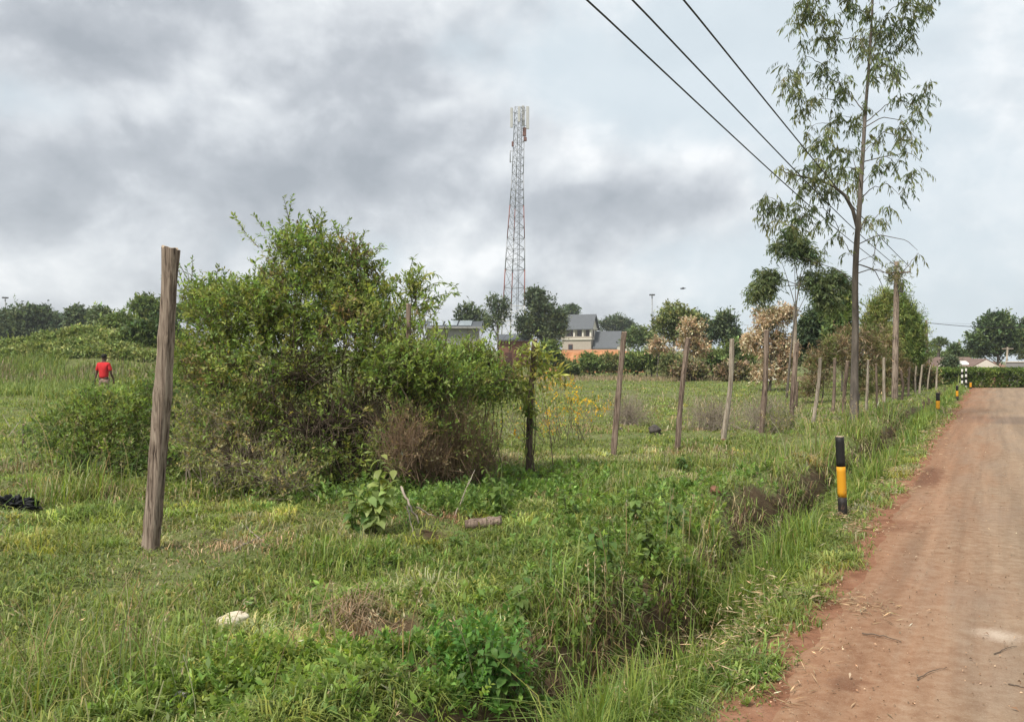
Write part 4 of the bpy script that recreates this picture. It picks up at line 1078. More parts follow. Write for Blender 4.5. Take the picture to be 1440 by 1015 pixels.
    # bare drooping twigs low on the right
    for (pl) in (((1204, 385), (1225, 378), (1250, 385), (1262, 398)), ((1204, 345), (1235, 330), (1275, 338), (1290, 352)), ((1203, 400), (1180, 380), (1150, 370), (1128, 362)), ((1208, 372), (1230, 380), (1240, 400), (1245, 420)), ((1215, 180), (1240, 165), (1270, 170), (1290, 200)), ((1213, 228), (1245, 220), (1280, 215), (1296, 228))):
        pts = np.array([W(a, b_, Y0 + .15 * i) for i, (a, b_) in enumerate(pl)])
        t = np.linspace(0, 1, 4); tt = np.linspace(0, 1, 12)
        tube(qs, np.stack([np.interp(tt, t, pts[:, q]) for q in range(3)], 1), np.linspace(.014, .004, 12), 5, cap=False)
    # the one strong low limb
    pl = ((1206, 322), (1199, 295), (1188, 275), (1172, 262), (1150, 253), (1125, 248), (1104, 243))
    pts = np.array([W(a, b_, Y0 - .1 * i) for i, (a, b_) in enumerate(pl)])
    tube(qs, pts, np.linspace(.05, .012, len(pl)), 8, cap=False)
    ql.build('crown', M['leaf'], root); qs.build('branches', M['bark'], root, True)
gum_tree()

def tree(name, label, depth, ells_px, base_px, leaf, n, col, seed, trunk_w=4.0, k=7, cat='tree', group=None, mat='farleaf', bark='bark', leafdown=0., L=None, limbs=True, base_y=None, inner=.35, spread=.9, asp=.45, up=.35, drm=.75, droop=.2, limb_step=3):
    """ells_px: (px, py, rx_px, ry_px, weight); the crown is leafy shoots through these volumes"""
    rg = np.random.default_rng(seed)
    ppm = depth / F
    bx = (base_px - CX) / F * depth
    b = np.array([bx, depth, gh(bx, depth)])
    root = thing(name, label, cat, b, group)
    E = []
    for (px, py, rx, ry, w) in ells_px:
        p = W(px, py, depth + rg.uniform(-.2, .2) * rx * ppm)
        E.append((p[0], p[1], p[2], rx * ppm, rx * ppm * drm, ry * ppm, w))
    # break each volume into lumps so that the outline is uneven
    E2 = []
    for e in E:
        E2.append((*e[:3], e[3] * .72, e[4] * .72, e[5] * .72, e[6] * .45))
        for _ in range(7):
            d = rdir(1, rg)[0]; f = rg.uniform(.28, .5)
            E2.append((e[0] + d[0] * e[3] * .68, e[1] + d[1] * e[4] * .68, e[2] + d[2] * e[5] * .68, e[3] * f, e[4] * f, e[5] * f, e[6] * .55 / 7))
    P, d, rr = ell_points(n, E2, rg, inner)
    D = nrm(d * .7 + rg.normal(size=d.shape) * .6 + [0, 0, up])
    pn = fbm(P[:, 0] / (12 * ppm) , P[:, 2] / (12 * ppm), 2, seed)
    cols = np.array(col); 
    if cols.ndim == 1: cols = cols[None]
    ci = np.clip((np.argsort(np.argsort(pn + rg.normal(size=n) * .12)) / n * len(cols)).astype(int), 0, len(cols) - 1)
    c = colvar(cols[ci], n, .2, .07, rg)
    Lm = L if L else leaf * 2.2
    ql, qs = QB(), QB()
    shoots(ql, None, P, D, Lm * np.exp(rg.normal(size=n) * .3), k, leaf, leaf * asp, c, droop, spread, leafdown, rg=rg, up=.2 if leafdown < .3 else 0)
    ql.build('crown', M[mat], root)
    if limbs:
        top = np.array([sum(e[0] * e[6] for e in E) / sum(e[6] for e in E), depth, sum(e[2] * e[6] for e in E) / sum(e[6] for e in E)])
        r0 = trunk_w * ppm / 2
        mid = (b + top) * .5 + np.array([rg.normal() * 3 * ppm, 0, 0])
        trunk = bez(b - [0, 0, .1], mid, top, 12)
        tube(qs, trunk, np.linspace(r0 * 1.15, r0 * .35, 12), 10, wob=.05, rg=rg)
        for e in E2[::limb_step]:
            s_ = trunk[rg.integers(5, 11)]
            tip = np.array(e[:3]) + rdir(1, rg)[0] * np.array(e[3:6]) * .5
            mm = (s_ + tip) * .5 + np.array([0, 0, .1 * np.linalg.norm(tip - s_)])
            tube(qs, bez(s_, mm, tip, 6), np.linspace(r0 * .4, r0 * .1, 6), 6, cap=False)
        qs.build('trunk', M[bark], root, True)
    return root
BG = [(.05, .068, .042), (.065, .088, .05), (.085, .11, .06)]           # dark far trees
MG = [(.065, .092, .034), (.09, .125, .042), (.12, .155, .055)]             # middle green
LG = [(.10, .13, .045), (.14, .165, .055), (.18, .19, .075)]               # light green
PK = [(.30, .22, .165), (.38, .30, .23), (.45, .365, .29), (.22, .15, .11), (.15, .13, .075)]                   # dry pinkish leaves
BN = [(.12, .085, .06), (.155, .115, .08), (.12, .12, .055), (.19, .15, .11), (.10, .115, .045)]                   # dry brown
# left tree line
FG = 'trees along the far left skyline'
tree('broad_tree', 'dark tree at the left edge behind the floodlight mast', 115, [(14, 452, 20, 22, 1), (5, 470, 18, 18, .8), (25, 470, 16, 16, .6)], 14, .42, 900, BG, 401, group=FG)
tree('broad_tree', 'dark double crowned tree right of the left floodlight mast', 118, [(38, 446, 13, 17, 1), (58, 448, 14, 16, 1), (48, 468, 24, 18, 1)], 48, .42, 1200, BG, 402, group=FG)
tree('broad_tree', 'small dark rounded tree in the gap of the left skyline', 125, [(78, 456, 10, 12, 1), (80, 472, 14, 12, .8)], 79, .42, 500, BG, 403, group=FG)
tree('broad_tree', 'dark square topped tree in the middle of the left skyline', 112, [(104, 447, 13, 15, 1), (121, 454, 12, 13, .8), (110, 470, 20, 15, .9)], 110, .42, 1100, BG, 404, group=FG)
tree('pale_tree', 'pale thin leaved tree at the right of the left skyline', 90, [(141, 448, 13, 14, 1), (143, 466, 12, 12, .7)], 142, .36, 520, [(.075, .10, .05), (.11, .14, .07)], 405, group=FG)
tree('spreading_tree', 'flat crowned tree half hidden by the thick cracked post', 82, [(206, 433, 22, 12, 1), (230, 440, 18, 12, .8), (262, 440, 18, 12, .6), (210, 455, 18, 10, .4)], 212, .34, 1200, MG, 406, group=FG)
tree('round_bush', 'rounded mid green bush on the rise behind the person', 62, [(172, 462, 22, 20, 1), (160, 478, 20, 14, .7)], 172, .26, 1400, MG, 407, cat='bush', limbs=True, trunk_w=2)
tree('round_bush', 'large dark green bush between the person and the thick cracked post', 50, [(205, 478, 30, 24, 1), (230, 462, 20, 18, .6), (185, 492, 24, 14, .6), (245, 485, 24, 20, .6)], 205, .22, 2400, [(.035, .055, .022), (.055, .085, .028), (.075, .105, .035)], 408, cat='bush', trunk_w=2)
def hit(px, py):
    for Y in np.arange(32, 60, .25):
        p = W(px, py, Y)
        if gh(p[0], Y) > p[2]: return Y
    return 50.
for i, (px, py, rx, ry, lab) in enumerate(((22, 487, 26, 7, 'bright green scrambling vines at the left edge of the rise'), (70, 478, 30, 7, 'vines covering the left shoulder of the grassy rise'), (118, 470, 28, 7, 'vines covering the top of the grassy rise'), (105, 487, 40, 6, 'low scrub on the front slope of the grassy rise'), (160, 493, 26, 7, 'light scrub at the foot of the rise behind the person'),
        (45, 493, 30, 5, 'dark scrub low on the left slope of the grassy rise'), (150, 480, 24, 7, 'scrub below the rounded bush on the grassy rise'), (90, 500, 34, 4, 'pale low scrub at the front foot of the grassy rise'), (20, 499, 30, 4, 'scrub beneath the vines at the left edge of the rise'), (190, 502, 28, 5, 'scrub between the person and the thick cracked post'), (130, 497, 30, 4, 'low green scrub directly behind the person'))):
    tree('vine_thicket', lab, hit(px, py + 3), [(px, py, rx, ry, 1), (px - rx * .5, py + 2, rx * .6, ry * .8, .6), (px + rx * .6, py + 1, rx * .6, ry * .8, .6)], px, .17, 620, [(.11, .145, .05), (.145, .18, .062), (.19, .21, .09)], 420 + i, cat='thicket', limbs=False, group='vines and scrub on the grassy rise', drm=.35)
# middle background
tree('thin_tree', 'sparse dark tree above the building with solar roof', 105, [(655, 440, 16, 16, 1), (672, 450, 16, 14, .8), (648, 455, 12, 10, .5)], 660, .32, 520, BG, 430, 2.5)
tree('thin_tree', 'open branched tree just left of the mast legs', 108, [(694, 426, 9, 14, .8), (700, 445, 14, 14, 1), (712, 428, 7, 12, .5), (690, 455, 12, 10, .5)], 700, .34, 330, BG, 431, 2.5)
tree('broad_tree', 'dense dark tree right of the mast legs', 112, [(762, 440, 22, 26, 1.2), (752, 418, 12, 12, .5), (784, 450, 14, 18, .6), (745, 460, 18, 20, .8), (775, 472, 22, 16, .8)], 762, .38, 2100, BG, 432, 5)
tree('round_tree', 'small round topped tree behind the grey roofed house', 235, [(803, 438, 9.5, 9, 1), (805, 452, 8, 10, .6)], 804, .6, 520, [(.045, .07, .03), (.065, .095, .04)], 433, 2.0)
tree('acacia', 'flat topped acacia to the right of the grey roofed house', 215, [(866, 454, 20, 7, 1), (852, 458, 12, 6, .5), (884, 460, 12, 7, .5), (872, 468, 16, 8, .6)], 868, .6, 900, BG, 434, 2.5)
tree('feathery_tree', 'feathery pale green tree below the right floodlight mast', 120, [(900, 474, 16, 12, 1), (888, 480, 10, 10, .5), (915, 478, 12, 10, .5)], 900, .4, 520, [(.07, .10, .04), (.1, .13, .05)], 435, 2)
tree('pale_tree', 'broad pale yellow green tree right of the right floodlight mast', 74, [(948, 444, 22, 14, 1), (930, 456, 16, 14, .7), (966, 452, 15, 14, .7), (948, 470, 22, 14, .5)], 946, .28, 900, [(.12, .14, .06), (.17, .185, .085), (.085, .105, .045)], 436, 4, bark='palebark')
tree('thin_tree', 'grey green tree behind the small pink dry tree', 84, [(986, 456, 11, 14, 1), (992, 474, 12, 12, .7)], 988, .32, 420, BG, 437, 2.5)
tree('broad_tree', 'dark narrow tree in front of the sky between the pink dry trees', 82, [(1022, 456, 13, 18, 1), (1010, 468, 10, 14, .5), (1030, 476, 14, 12, .6)], 1020, .32, 800, BG, 438, 3)
tree('dry_tree', 'small tree of dry pinkish leaves behind the leaning posts', 60, [(972, 468, 14, 22, 1), (984, 490, 14, 14, .7), (962, 486, 10, 12, .4)], 974, .19, 800, PK, 439, 3, bark='palebark', group='trees with dried pinkish leaves')
tree('dry_tree', 'low clump of dry pinkish leaves beside the cream wall', 68, [(924, 486, 10, 10, 1), (940, 500, 8, 12, .4)], 924, .19, 340, PK, 440, 2, group='trees with dried pinkish leaves')
tree('dry_tree', 'large tree of dry pinkish leaves behind the tall upright post', 41, [(1082, 448, 26, 24, 1), (1068, 482, 24, 28, 1), (1100, 486, 24, 30, 1), (1075, 522, 26, 18, .5), (1104, 522, 22, 18, .4), (1106, 440, 14, 16, .4)], 1082, .10, 3600, PK, 441, 4, bark='bark', leafdown=.6, group='trees with dried pinkish leaves', inner=.2)
# boundary shrubs at the far side of the field
BS = 'shrubs along the far field boundary'
for i, (px, py, rx, ry, dp, cl, lab) in enumerate((
        (828, 512, 16, 11, 72, 'M', 'green shrub growing in front of the orange earth bank'),
        (800, 518, 14, 9, 74, 'M', 'low shrub at the left foot of the orange earth bank'),
        (858, 510, 14, 11, 73, 'O', 'olive shrub in front of the right part of the orange earth bank'),
        (892, 508, 16, 14, 70, 'M', 'dark shrub seen just right of the leaning brown post'),
        (918, 505, 14, 14, 70, 'M', 'bright green shrub left of the post between the yellow bush and grey post'),
        (945, 512, 14, 14, 66, 'O', 'pale scrubby bush below the broad pale tree'),
        (1000, 505, 20, 16, 66, 'M', 'wide green shrub left of the slim pale post'),
        (1038, 500, 18, 22, 60, 'M', 'green shrub between slim pale post and large pink tree'),
        (770, 500, 18, 18, 70, 'M', 'green shrub right of the leaf wrapped post'),
        (1030, 522, 22, 10, 58, 'B', 'brown dry scrub at the foot of the green shrubs'),
        (965, 522, 22, 8, 60, 'B', 'brown dry scrub below the small pink tree'))):
    c_ = {'M': MG, 'O': [(.10, .12, .05), (.15, .15, .075)], 'B': BN}[cl]
    tree('shrub', lab, dp, [(px, py, rx, ry, 1), (px + rx * .5, py + ry * .3, rx * .6, ry * .7, .5)], px, .24, 620, c_, 450 + i, 2.0, cat='bush', group=BS)
# right side
tree('forked_gum_tree', 'forked gum tree with dark clumped crown left of the tall trunk', 33, [(1080, 398, 16, 22, 1), (1066, 410, 12, 16, .5), (1118, 348, 18, 15, 1), (1138, 362, 14, 14, .6), (1148, 400, 22, 20, 1.1), (1175, 398, 18, 18, .9), (1160, 425, 20, 14, .6), (1110, 330, 12, 10, .3), (1094, 350, 8, 8, .2)], 1106, .15, 1900, [(.055, .08, .038), (.075, .10, .046), (.10, .12, .06)], 470, 3.2, leafdown=.8, asp=.26, mat='leaf', bark='bark', k=9, droop=.5, inner=.15, limb_step=8)
tree('broad_tree', 'dark blue green tree between the pink tree and the tall trunk', 44, [(1142, 462, 20, 26, 1), (1162, 446, 16, 24, .6), (1136, 490, 22, 22, .8), (1165, 480, 20, 24, .8)], 1148, .2, 1900, [(.036, .055, .032), (.05, .075, .042), (.065, .09, .05)], 471, 4)
tree('broad_tree', 'green tree seen through the branches left of the tall trunk', 40, [(1186, 440, 14, 26, 1), (1180, 468, 16, 24, 1)], 1184, .2, 800, MG, 472, 3)
DT = 'dry brown thicket along the fence'
tree('dry_thicket', 'reddish brown dry bush left of the tall trunk', 29, [(1155, 520, 22, 30, 1), (1140, 548, 18, 16, .6), (1174, 500, 18, 30, .9)], 1155, .11, 1300, [(.155, .115, .082), (.19, .15, .108), (.135, .145, .065), (.14, .105, .075), (.12, .14, .055)], 473, 2, cat='thicket', group=DT, k=8, asp=.2, up=1.1, L=.34)
tree('dry_thicket', 'reddish brown dry bush right behind the tall trunk', 31, [(1205, 510, 20, 40, 1), (1226, 495, 18, 42, .9), (1192, 495, 16, 36, .7), (1215, 545, 24, 20, .6)], 1208, .12, 1700, [(.155, .115, .082), (.19, .15, .108), (.135, .145, .065), (.14, .105, .075), (.12, .14, .055)], 474, 2, cat='thicket', group=DT, k=8, asp=.2, up=1.1, L=.36)
tree('dry_thicket', 'brown dry bush around the foot of the wooden utility pole', 35, [(1245, 505, 18, 38, 1), (1262, 520, 16, 28, .8), (1240, 540, 18, 18, .6)], 1248, .12, 1500, [(.16, .12, .08), (.19, .165, .09), (.13, .15, .055)], 475, 2, cat='thicket', group=DT, k=8, asp=.2, up=1.1, L=.38)
FT = 'feathery green trees behind the utility pole'
tree('feathery_tree', 'feathery yellow green tree left of the wooden utility pole', 39, [(1232, 455, 12, 28, 1), (1246, 436, 8, 22, .5), (1222, 476, 12, 24, .8), (1244, 480, 16, 28, 1)], 1236, .17, 1500, [(.13, .165, .055), (.165, .20, .065), (.19, .19, .08)], 476, 3, group=FT, asp=.17, k=12, up=1.6, L=.62)
tree('feathery_tree', 'feathery green tree right of the wooden utility pole', 42, [(1270, 452, 7, 34, 1), (1281, 464, 8, 34, 1), (1289, 480, 7, 28, .8), (1274, 497, 15, 28, 1.1), (1294, 506, 6, 20, .4)], 1278, .18, 2000, [(.095, .14, .046), (.13, .175, .058), (.165, .20, .07)], 477, 3, group=FT, asp=.17, k=12, up=1.6, L=.66)
tree('dry_thicket', 'dry tan and green scrub at the far end of the fence', 44, [(1290, 525, 20, 18, 1), (1310, 535, 12, 12, .6), (1275, 535, 16, 16, .6)], 1292, .14, 800, [(.2, .17, .1), (.12, .14, .055), (.16, .12, .07)], 478, 2, cat='thicket', group=DT)
tree('broad_tree', 'large dark tree behind the hedge at the right edge', 92, [(1392, 462, 20, 22, 1), (1410, 458, 18, 18, .9), (1378, 485, 18, 16, .8), (1405, 485, 26, 18, 1), (1432, 480, 18, 20, .8)], 1402, .34, 2300, [(.035, .055, .028), (.055, .085, .036), (.085, .12, .05)], 479, 4)
tree('broad_tree', 'dark tree cut by the right edge of the picture', 105, [(1448, 466, 18, 16, 1), (1445, 490, 22, 16, 1)], 1450, .36, 900, BG, 480, 4)
tree('round_tree', 'round dark tree behind the brown roofed house', 88, [(1344, 493, 6, 7, 1), (1350, 501, 6, 5, .5)], 1346, .26, 420, [(.06, .085, .04), (.08, .11, .05)], 481, 2)
tree('shrub', 'dark round shrub between the two white gables', 62, [(1337, 511, 5.5, 5.5, 1)], 1337, .2, 420, BG, 482, 1.5, cat='bush')
tree('broad_tree', 'low trees behind the palm at the road end', 120, [(1312, 500, 8, 4, 1), (1332, 501, 10, 4, 1), (1362, 499, 10, 5, 1)], 1330, .3, 700, MG, 483, 2)
def palm():
    dp = 95; rg = np.random.default_rng(5)
    bx = (1320 - CX) / F * dp; b = np.array([bx, dp, gh(bx, dp)])
    root = thing('palm_tree', 'small palm with a round head above the white gable', 'palm', b)
    top = W(1320, 484, dp)
    q = QB(); tube(q, bez(b, (b + top) / 2, top, 10), np.linspace(.22, .16, 10), 10, wob=.05, rg=rg); q.build('trunk', M['bark'], root, True)
    ql = QB()
    for k in range(26):
        a = k * 2.4; e = rg.uniform(-.3, 1.2)
        d = np.array([math.cos(a) * math.cos(e), math.sin(a) * math.cos(e), math.sin(e)])
        c = bez(top, top + d * .7, top + d * 1.05 + [0, 0, -.35], 6)
        for t in range(1, 6):
            n = 6
            dd = nrm(d + rg.normal(size=(n, 3)) * .7 - [0, 0, .3])
            leaves(ql, np.tile(c[t], (n, 1)), dd, rdir(n, rg), .45, .09, colvar((.10, .13, .055), n, .2, .08, rg))
    ql.build('fronds', M['farleaf'], root)
palm()

# clipped hedge closing the road
def hedge():
    rg = np.random.default_rng(9)
    x0, x1, y0, y1 = 23.6, 46.0, 46.0, 47.4
    b = np.array([x0, 46.7, 0])
    root = thing('hedge', 'clipped dense green hedge across the end of the road', 'hedge', b)
    ql = QB()
    n = 16000
    X = rg.uniform(x0, x1, n); face = rg.random(n)
    hh = .98 + .10 * (fbm(X * .5, X * 0, 2, 3) - .5) + .1 * sst(30, 45, X)
    z = np.where(face < .55, rg.uniform(0.0, 1, n) ** .8 * hh, hh + rg.normal(size=n) * .03)
    Yv = np.where(face < .55, y0 + .05 * rg.normal(size=n) + .12 * fbm(X * 1.5, z * 1.5, 2, 6) - .12 * (z > hh * .9), rg.uniform(y0, y1, n))
    P = np.stack([X, Yv, z - .05], 1)
    out = np.where((face < .55)[:, None], np.array([[0, -1., .5]]), np.array([[0, -.2, 1.]]))
    D = nrm(out + rg.normal(size=(n, 3)) * .6)
    c = np.array([(.055, .085, .024), (.085, .125, .034), (.125, .165, .048)])
    ci = np.clip((fbm(X * 1.2, z * 2.5 + Yv, 2, 12) * 3.6 - .4 + rg.normal(size=n) * .5).astype(int), 0, 2)
    shoots(ql, None, P, D, .16, 6, .10, .05, colvar(c[ci], n, .2, .07, rg), .1, .9, rg=rg)
    ql.build('foliage', M['leaf'], root)
    qs = QB()
    for xx in np.arange(x0 + .2, x1, .35):
        st = np.array([xx + rg.normal() * .05, 46.7 + rg.normal() * .1, -.05])
        for _ in range(4):
            tube(qs, bez(st, st + [rg.normal() * .1, rg.normal() * .2, .5], st + [rg.normal() * .25, rg.normal() * .4, rg.uniform(.6, .95)], 5), np.linspace(.03, .008, 5), 5, cap=False)
    qs.build('stems', M['bark'], root, True)
hedge()

# ------------------------------------------------------------------ mast
M['steelwhite'] = paint('white mast paint', (.62, .61, .59), (.34, .30, .27))
M['steelred'] = paint('faded red mast paint', (.24, .085, .065), (.2, .11, .09))
M['steelgrey'] = surf('galvanised steel', [(.3, (.22, .23, .24)), (.7, (.36, .37, .38))], 4, (1, 1, 1), .5, 0, metal=.4)
M['antenna'] = surf('antenna cover', [(.3, (.42, .42, .40)), (.7, (.52, .52, .5))], 3, (1, 1, 1), .5, 0)
M['darkmetal'] = surf('dark metal', [(.3, (.04, .04, .042)), (.7, (.09, .09, .09))], 4, (1, 1, 1), .6, 0)
def bar(qb, a, b, r, sides=5): tube(qb, [np.asarray(a, float), np.asarray(b, float)], [r, r], sides)
def mast():
    dp = 130.0
    bx = (719 - CX) / F * dp; b = np.array([bx, dp, gh(bx, dp)])
    root = thing('lattice_mast', 'tall red and white lattice phone mast in the middle distance', 'mast', b)
    zt = CZ - (152 - HZ) / F * dp
    def axis(z):
        f = (z - b[2]) / (zt - b[2])
        return np.array([bx + f * (730.5 - 719) / F * dp, dp])
    def zpx(py): return CZ - (py - HZ) / F * dp
    def half(z):
        f = (z - b[2]) / (zt - b[2])
        return (2.15 * (1 - f) + 1.15 * f) if f < .45 else np.interp(f, [.45, .7, 1], [1.65, 1.05, .92])
    def legp(k, z):
        a = R(8) + k * 2.0944 + R(30) + math.pi
        c = axis(z); h = half(z) * 1.0
        return np.array([c[0] + math.cos(a) * h, c[1] + math.sin(a) * h, z])
    secs = [(b[2] - .1, zpx(472), 'steelred', 2), (zpx(472), zpx(430), 'steelwhite', 2), (zpx(430), zpx(380), 'steelred', 2), (zpx(380), zpx(336), 'steelgrey', 3), (zpx(336), zpx(290), 'steelred', 3), (zpx(290), zpx(245), 'steelgrey', 4), (zpx(245), zpx(200), 'steelgrey', 4), (zpx(200), zt, 'steelgrey', 5)]
    for si, (z0, z1, mm, nb) in enumerate(secs):
        q = QB(); qb_ = QB(); lr = .10 - .006 * si
        br = .04 - .002 * si
        for k in range(3):
            q = QB(); bar(q, legp(k, z0), legp(k, z1), lr); q.build('mast_leg', M[mm], root)
        zs = np.linspace(z0, z1, nb + 1)
        for a_, c_ in zip(zs[:-1], zs[1:]):
            for k in range(3):
                k2 = (k + 1) % 3
                bar(qb_, legp(k, a_), legp(k2, c_), br, 4); bar(qb_, legp(k2, a_), legp(k, c_), br, 4)
                bar(qb_, legp(k, c_), legp(k2, c_), br, 4)
        qb_.build('cross_bracing', M['steelwhite' if mm == 'steelwhite' else 'steelgrey'], root)
    # cable ladder inside the legs
    q = QB(); n = 26
    zs = np.linspace(b[2], zt - 1, n)
    L_ = [np.array([axis(z)[0] + half(z) * .35, axis(z)[1] - half(z) * .2, z]) for z in zs]
    tube(q, np.array(L_) - [.12, 0, 0], [.03] * n, 4); tube(q, np.array(L_) + [.12, 0, 0], [.045] * n, 4)
    q.build('cable_ladder', M['darkmetal'], root)
    # sector antennas
    for (px, y0, y1, dy, wpx) in ((719.5, 152, 180, -1.0, 4), (742, 150, 182, -.6, 4.2), (735.5, 149, 177, 1.2, 4), (730, 150, 172, -1.6, 3.4)):
        p0, p1 = W(px, y1, dp + dy), W(px, y0, dp + dy)
        r = wpx / F * dp / 2
        bm = bmesh.new(); box(bm, -r, r, -.1, .1, p0[2], p1[2]); bmesh.ops.bevel(bm, geom=bm.edges[:], offset=.05, segments=2, affect='EDGES')
        bmesh.ops.translate(bm, vec=(p0[0] - b[0], p0[1] - b[1], -b[2]), verts=bm.verts)
        o = bm_obj('antenna_panel', bm, M['antenna'], root)
        for zz in (p0[2] + .6, p1[2] - .6):
            q = QB(); c = axis(zz); bar(q, (p0[0], p0[1], zz), (c[0] + (p0[0] - c[0]) * .3, c[1], zz), .05, 5)
            q.build('antenna_bracket', M['steelgrey'], root)
    for (px, py, w, h) in ((737.5, 186, 5, 12), (738.5, 196, 4.5, 6), (721, 203, 3, 7)):
        p = W(px, py, dp - .7); s = dp / F / 2
        bm = bmesh.new(); box(bm, -w * s, w * s, -.2, .2, -h * s, h * s); bmesh.ops.bevel(bm, geom=bm.edges[:], offset=.06, segments=2, affect='EDGES')
        bmesh.ops.translate(bm, vec=tuple(p - b), verts=bm.verts)
        bm_obj('radio_unit', bm, M['rustbox'], root)
    # side bracket with a rod antenna
    q = QB()
    bar(q, W(717.5, 212, dp), W(717.5, 229, dp), .09); bar(q, W(717.5, 213, dp), W(724, 213, dp), .05); bar(q, W(717.5, 228, dp), W(724, 228, dp), .05)
    q.build('rod_antenna', M['steelgrey'], root)
M['rustbox'] = surf('rusty box', [(.3, (.14, .07, .055)), (.7, (.22, .12, .1))], 4, (1, 1, 1), .7, 0)
mast()

def flood(px, ytop, ybase, dp, label):
    bx = (px - CX) / F * dp; b = np.array([bx, dp, gh(bx, dp)])
    root = thing('floodlight_mast', label, 'floodlight', b, 'high floodlight masts')
    top = W(px, ytop, dp)
    s = dp / F
    q = QB(); bar(q, b, top, .9 * s, 8); q.build('pole', M['steelgrey'], root)
    q = QB(); th = np.linspace(0, 2 * np.pi, 20)
    ring = np.stack([top[0] + 3.4 * s * np.cos(th), top[1] + 3.4 * s * np.sin(th), np.full(20, top[2])], 1)
    tube(q, ring, [.5 * s] * 20, 6)
    for k in range(0, 20, 5): bar(q, top, ring[k], .3 * s, 5)
    q.build('ring', M['darkmetal'], root)
    for k in range(8):
        a = k * math.pi / 4
        bm = bmesh.new(); box(bm, -.9 * s, .9 * s, -.5 * s, .5 * s, -.9 * s, .9 * s)
        bmesh.ops.rotate(bm, cent=(0, 0, 0), matrix=__import__('mathutils').Matrix.Rotation(a + math.pi / 2, 3, 'Z'), verts=bm.verts)
        bmesh.ops.translate(bm, vec=(3.4 * s * math.cos(a), 3.4 * s * math.sin(a), top[2] - b[2] + .3 * s), verts=bm.verts)
        bm_obj('floodlight_head', bm, M['darkmetal'], root)
flood(7.5, 419, 455, 150, 'high floodlight mast at the left edge of the skyline')
flood(917, 415, 480, 175, 'high floodlight mast above the pale tree right of the house')

# ------------------------------------------------------------------ utility poles and wires
def utility_pole():
    dp = 33.0
    bx = (1258 - CX) / F * dp; b = np.array([bx, dp, gh(bx, dp)])
    root = thing('utility_pole', 'weathered wooden utility pole right of the tall gum tree', 'utility pole', b)
    top = W(1261, 368, dp)
    q = QB(); rg = np.random.default_rng(3)
    tube(q, b - [0, 0, .2] + (top - b + [0, 0, .2]) * np.linspace(0, 1, 20)[:, None], np.linspace(.125, .095, 20), 14, wob=.03, rg=rg)
    q.build('shaft', M['oldpost'], root, True)
    q = QB(); arm = W(1261, 384, dp); d = np.array([RN[0], RN[1], 0])
    bar(q, arm - d * .45 + [0, -.14, 0], arm + d * .45 + [0, -.14, 0], .03, 6)
    q.build('crossarm', M['post'], root)
    for k in (-1, 0, 1):
        q = QB(); p = arm + d * .42 * k + np.array([0, -.14, .04])
        tube(q, [p, p + [0, 0, .05], p + [0, 0, .09], p + [0, 0, .15]], [.02, .05, .035, .045], 8)
        q.build('insulator', M['antenna'], root, True)
    q = QB(); p0 = W(1264, 405, dp) - np.array([0, .13, 0])
    bm = bmesh.new(); box(bm, -.09, .09, -.07, .07, -.2, .2); bmesh.ops.bevel(bm, geom=bm.edges[:], offset=.015, segments=1, affect='EDGES')
    bmesh.ops.translate(bm, vec=tuple(p0 - b), verts=bm.verts); bm_obj('switch_box', bm, M['darkmetal'], root)
    ql = QB(); pc = W(1259, 384, dp); n = 150
    P = pc + rg.normal(size=(n, 3)) * [.2, .16, .24]
    shoots(ql, None, P, rdir(n, rg), .2, 6, .12, .03, colvar((.12, .13, .07), n), .4, .8, .6)
    o = ql.build('clinging_leaves', M['leaf'], None, origin=pc)
    tag(o, 'greyish leaves clinging to the top of the wooden utility pole', 'climbing plant')
    return arm, d
arm, dvec = utility_pole()
M['wire'] = surf('black cable', [(.3, (.03, .03, .032)), (.7, (.034, .034, .036))], 4, (1, 1, 1), .6, 0)
for k, (pxtop, lab) in enumerate(((825, 'lowest left overhead power cable running from the frame top to the utility pole'), (889, 'middle overhead power cable between the two outer ones'), (961, 'right hand overhead power cable crossing the gum tree crown'))):
    a = arm + dvec * .42 * (k - 1) + np.array([0, -.14, .19])
    zz = a[2]
    Yt = (zz + .05 - CZ) * F / (HZ + 0)
    near = np.array([(pxtop - CX) / F * Yt, Yt, zz + .05])
    dirn = near - a; far = a + dirn * 2.0
    t = np.linspace(0, 2, 60)[:, None]
    pts = a + dirn * t; pts[:, 2] = zz + (.05 * t[:, 0]) - .16 * np.sin(np.pi * np.clip(t[:, 0] / 1.0, 0, 1)) * (t[:, 0] < 1)
    q = QB(); tube(q, pts, [.011] * 60, 6)
    o = q.build('overhead_cable', M['wire'], None, True, origin=a); tag(o, lab, 'cable', 'overhead power cables')
def small_pole(px0, py0, px1, py1, dp, r, mat, label, arm_=False):
    b = W(px0, py0, dp); g = gh(b[0], dp)
    root = thing('service_pole', label, 'pole', (b[0], dp, g), 'small poles near the road end')
    top = W(px1, py1, dp); base = np.array([b[0], dp, g - .1])
    if (px0 - px1): base[0] += (px0 - px1) / (py0 - py1) * ((g - b[2]) / dp * F) * -dp / F * -1 * 0
    q = QB(); tube(q, [base, (base + top) / 2, top], [r, r * .9, r * .8], 10); q.build('shaft', M[mat], root, True)
    if arm_:
        q = QB(); bar(q, top + [-.5, 0, -.15], top + [.5, 0, -.15], .05); q.build('crossarm', M[mat], root)
    return top
tp = small_pole(1306, 492, 1302, 450, 62, .12, 'postdark', 'dark leaning pole behind the fence end carrying a wire')
small_pole(1349, 503, 1349, 480, 90, .10, 'postpale', 'thin pale pole above the brown roof')
small_pole(1412, 510, 1417, 488, 72, .09, 'postpale', 'short white leaning pole behind the hedge', True)
q = QB(); e = W(1475, 455, 70); t = np.linspace(0, 1, 24)[:, None]
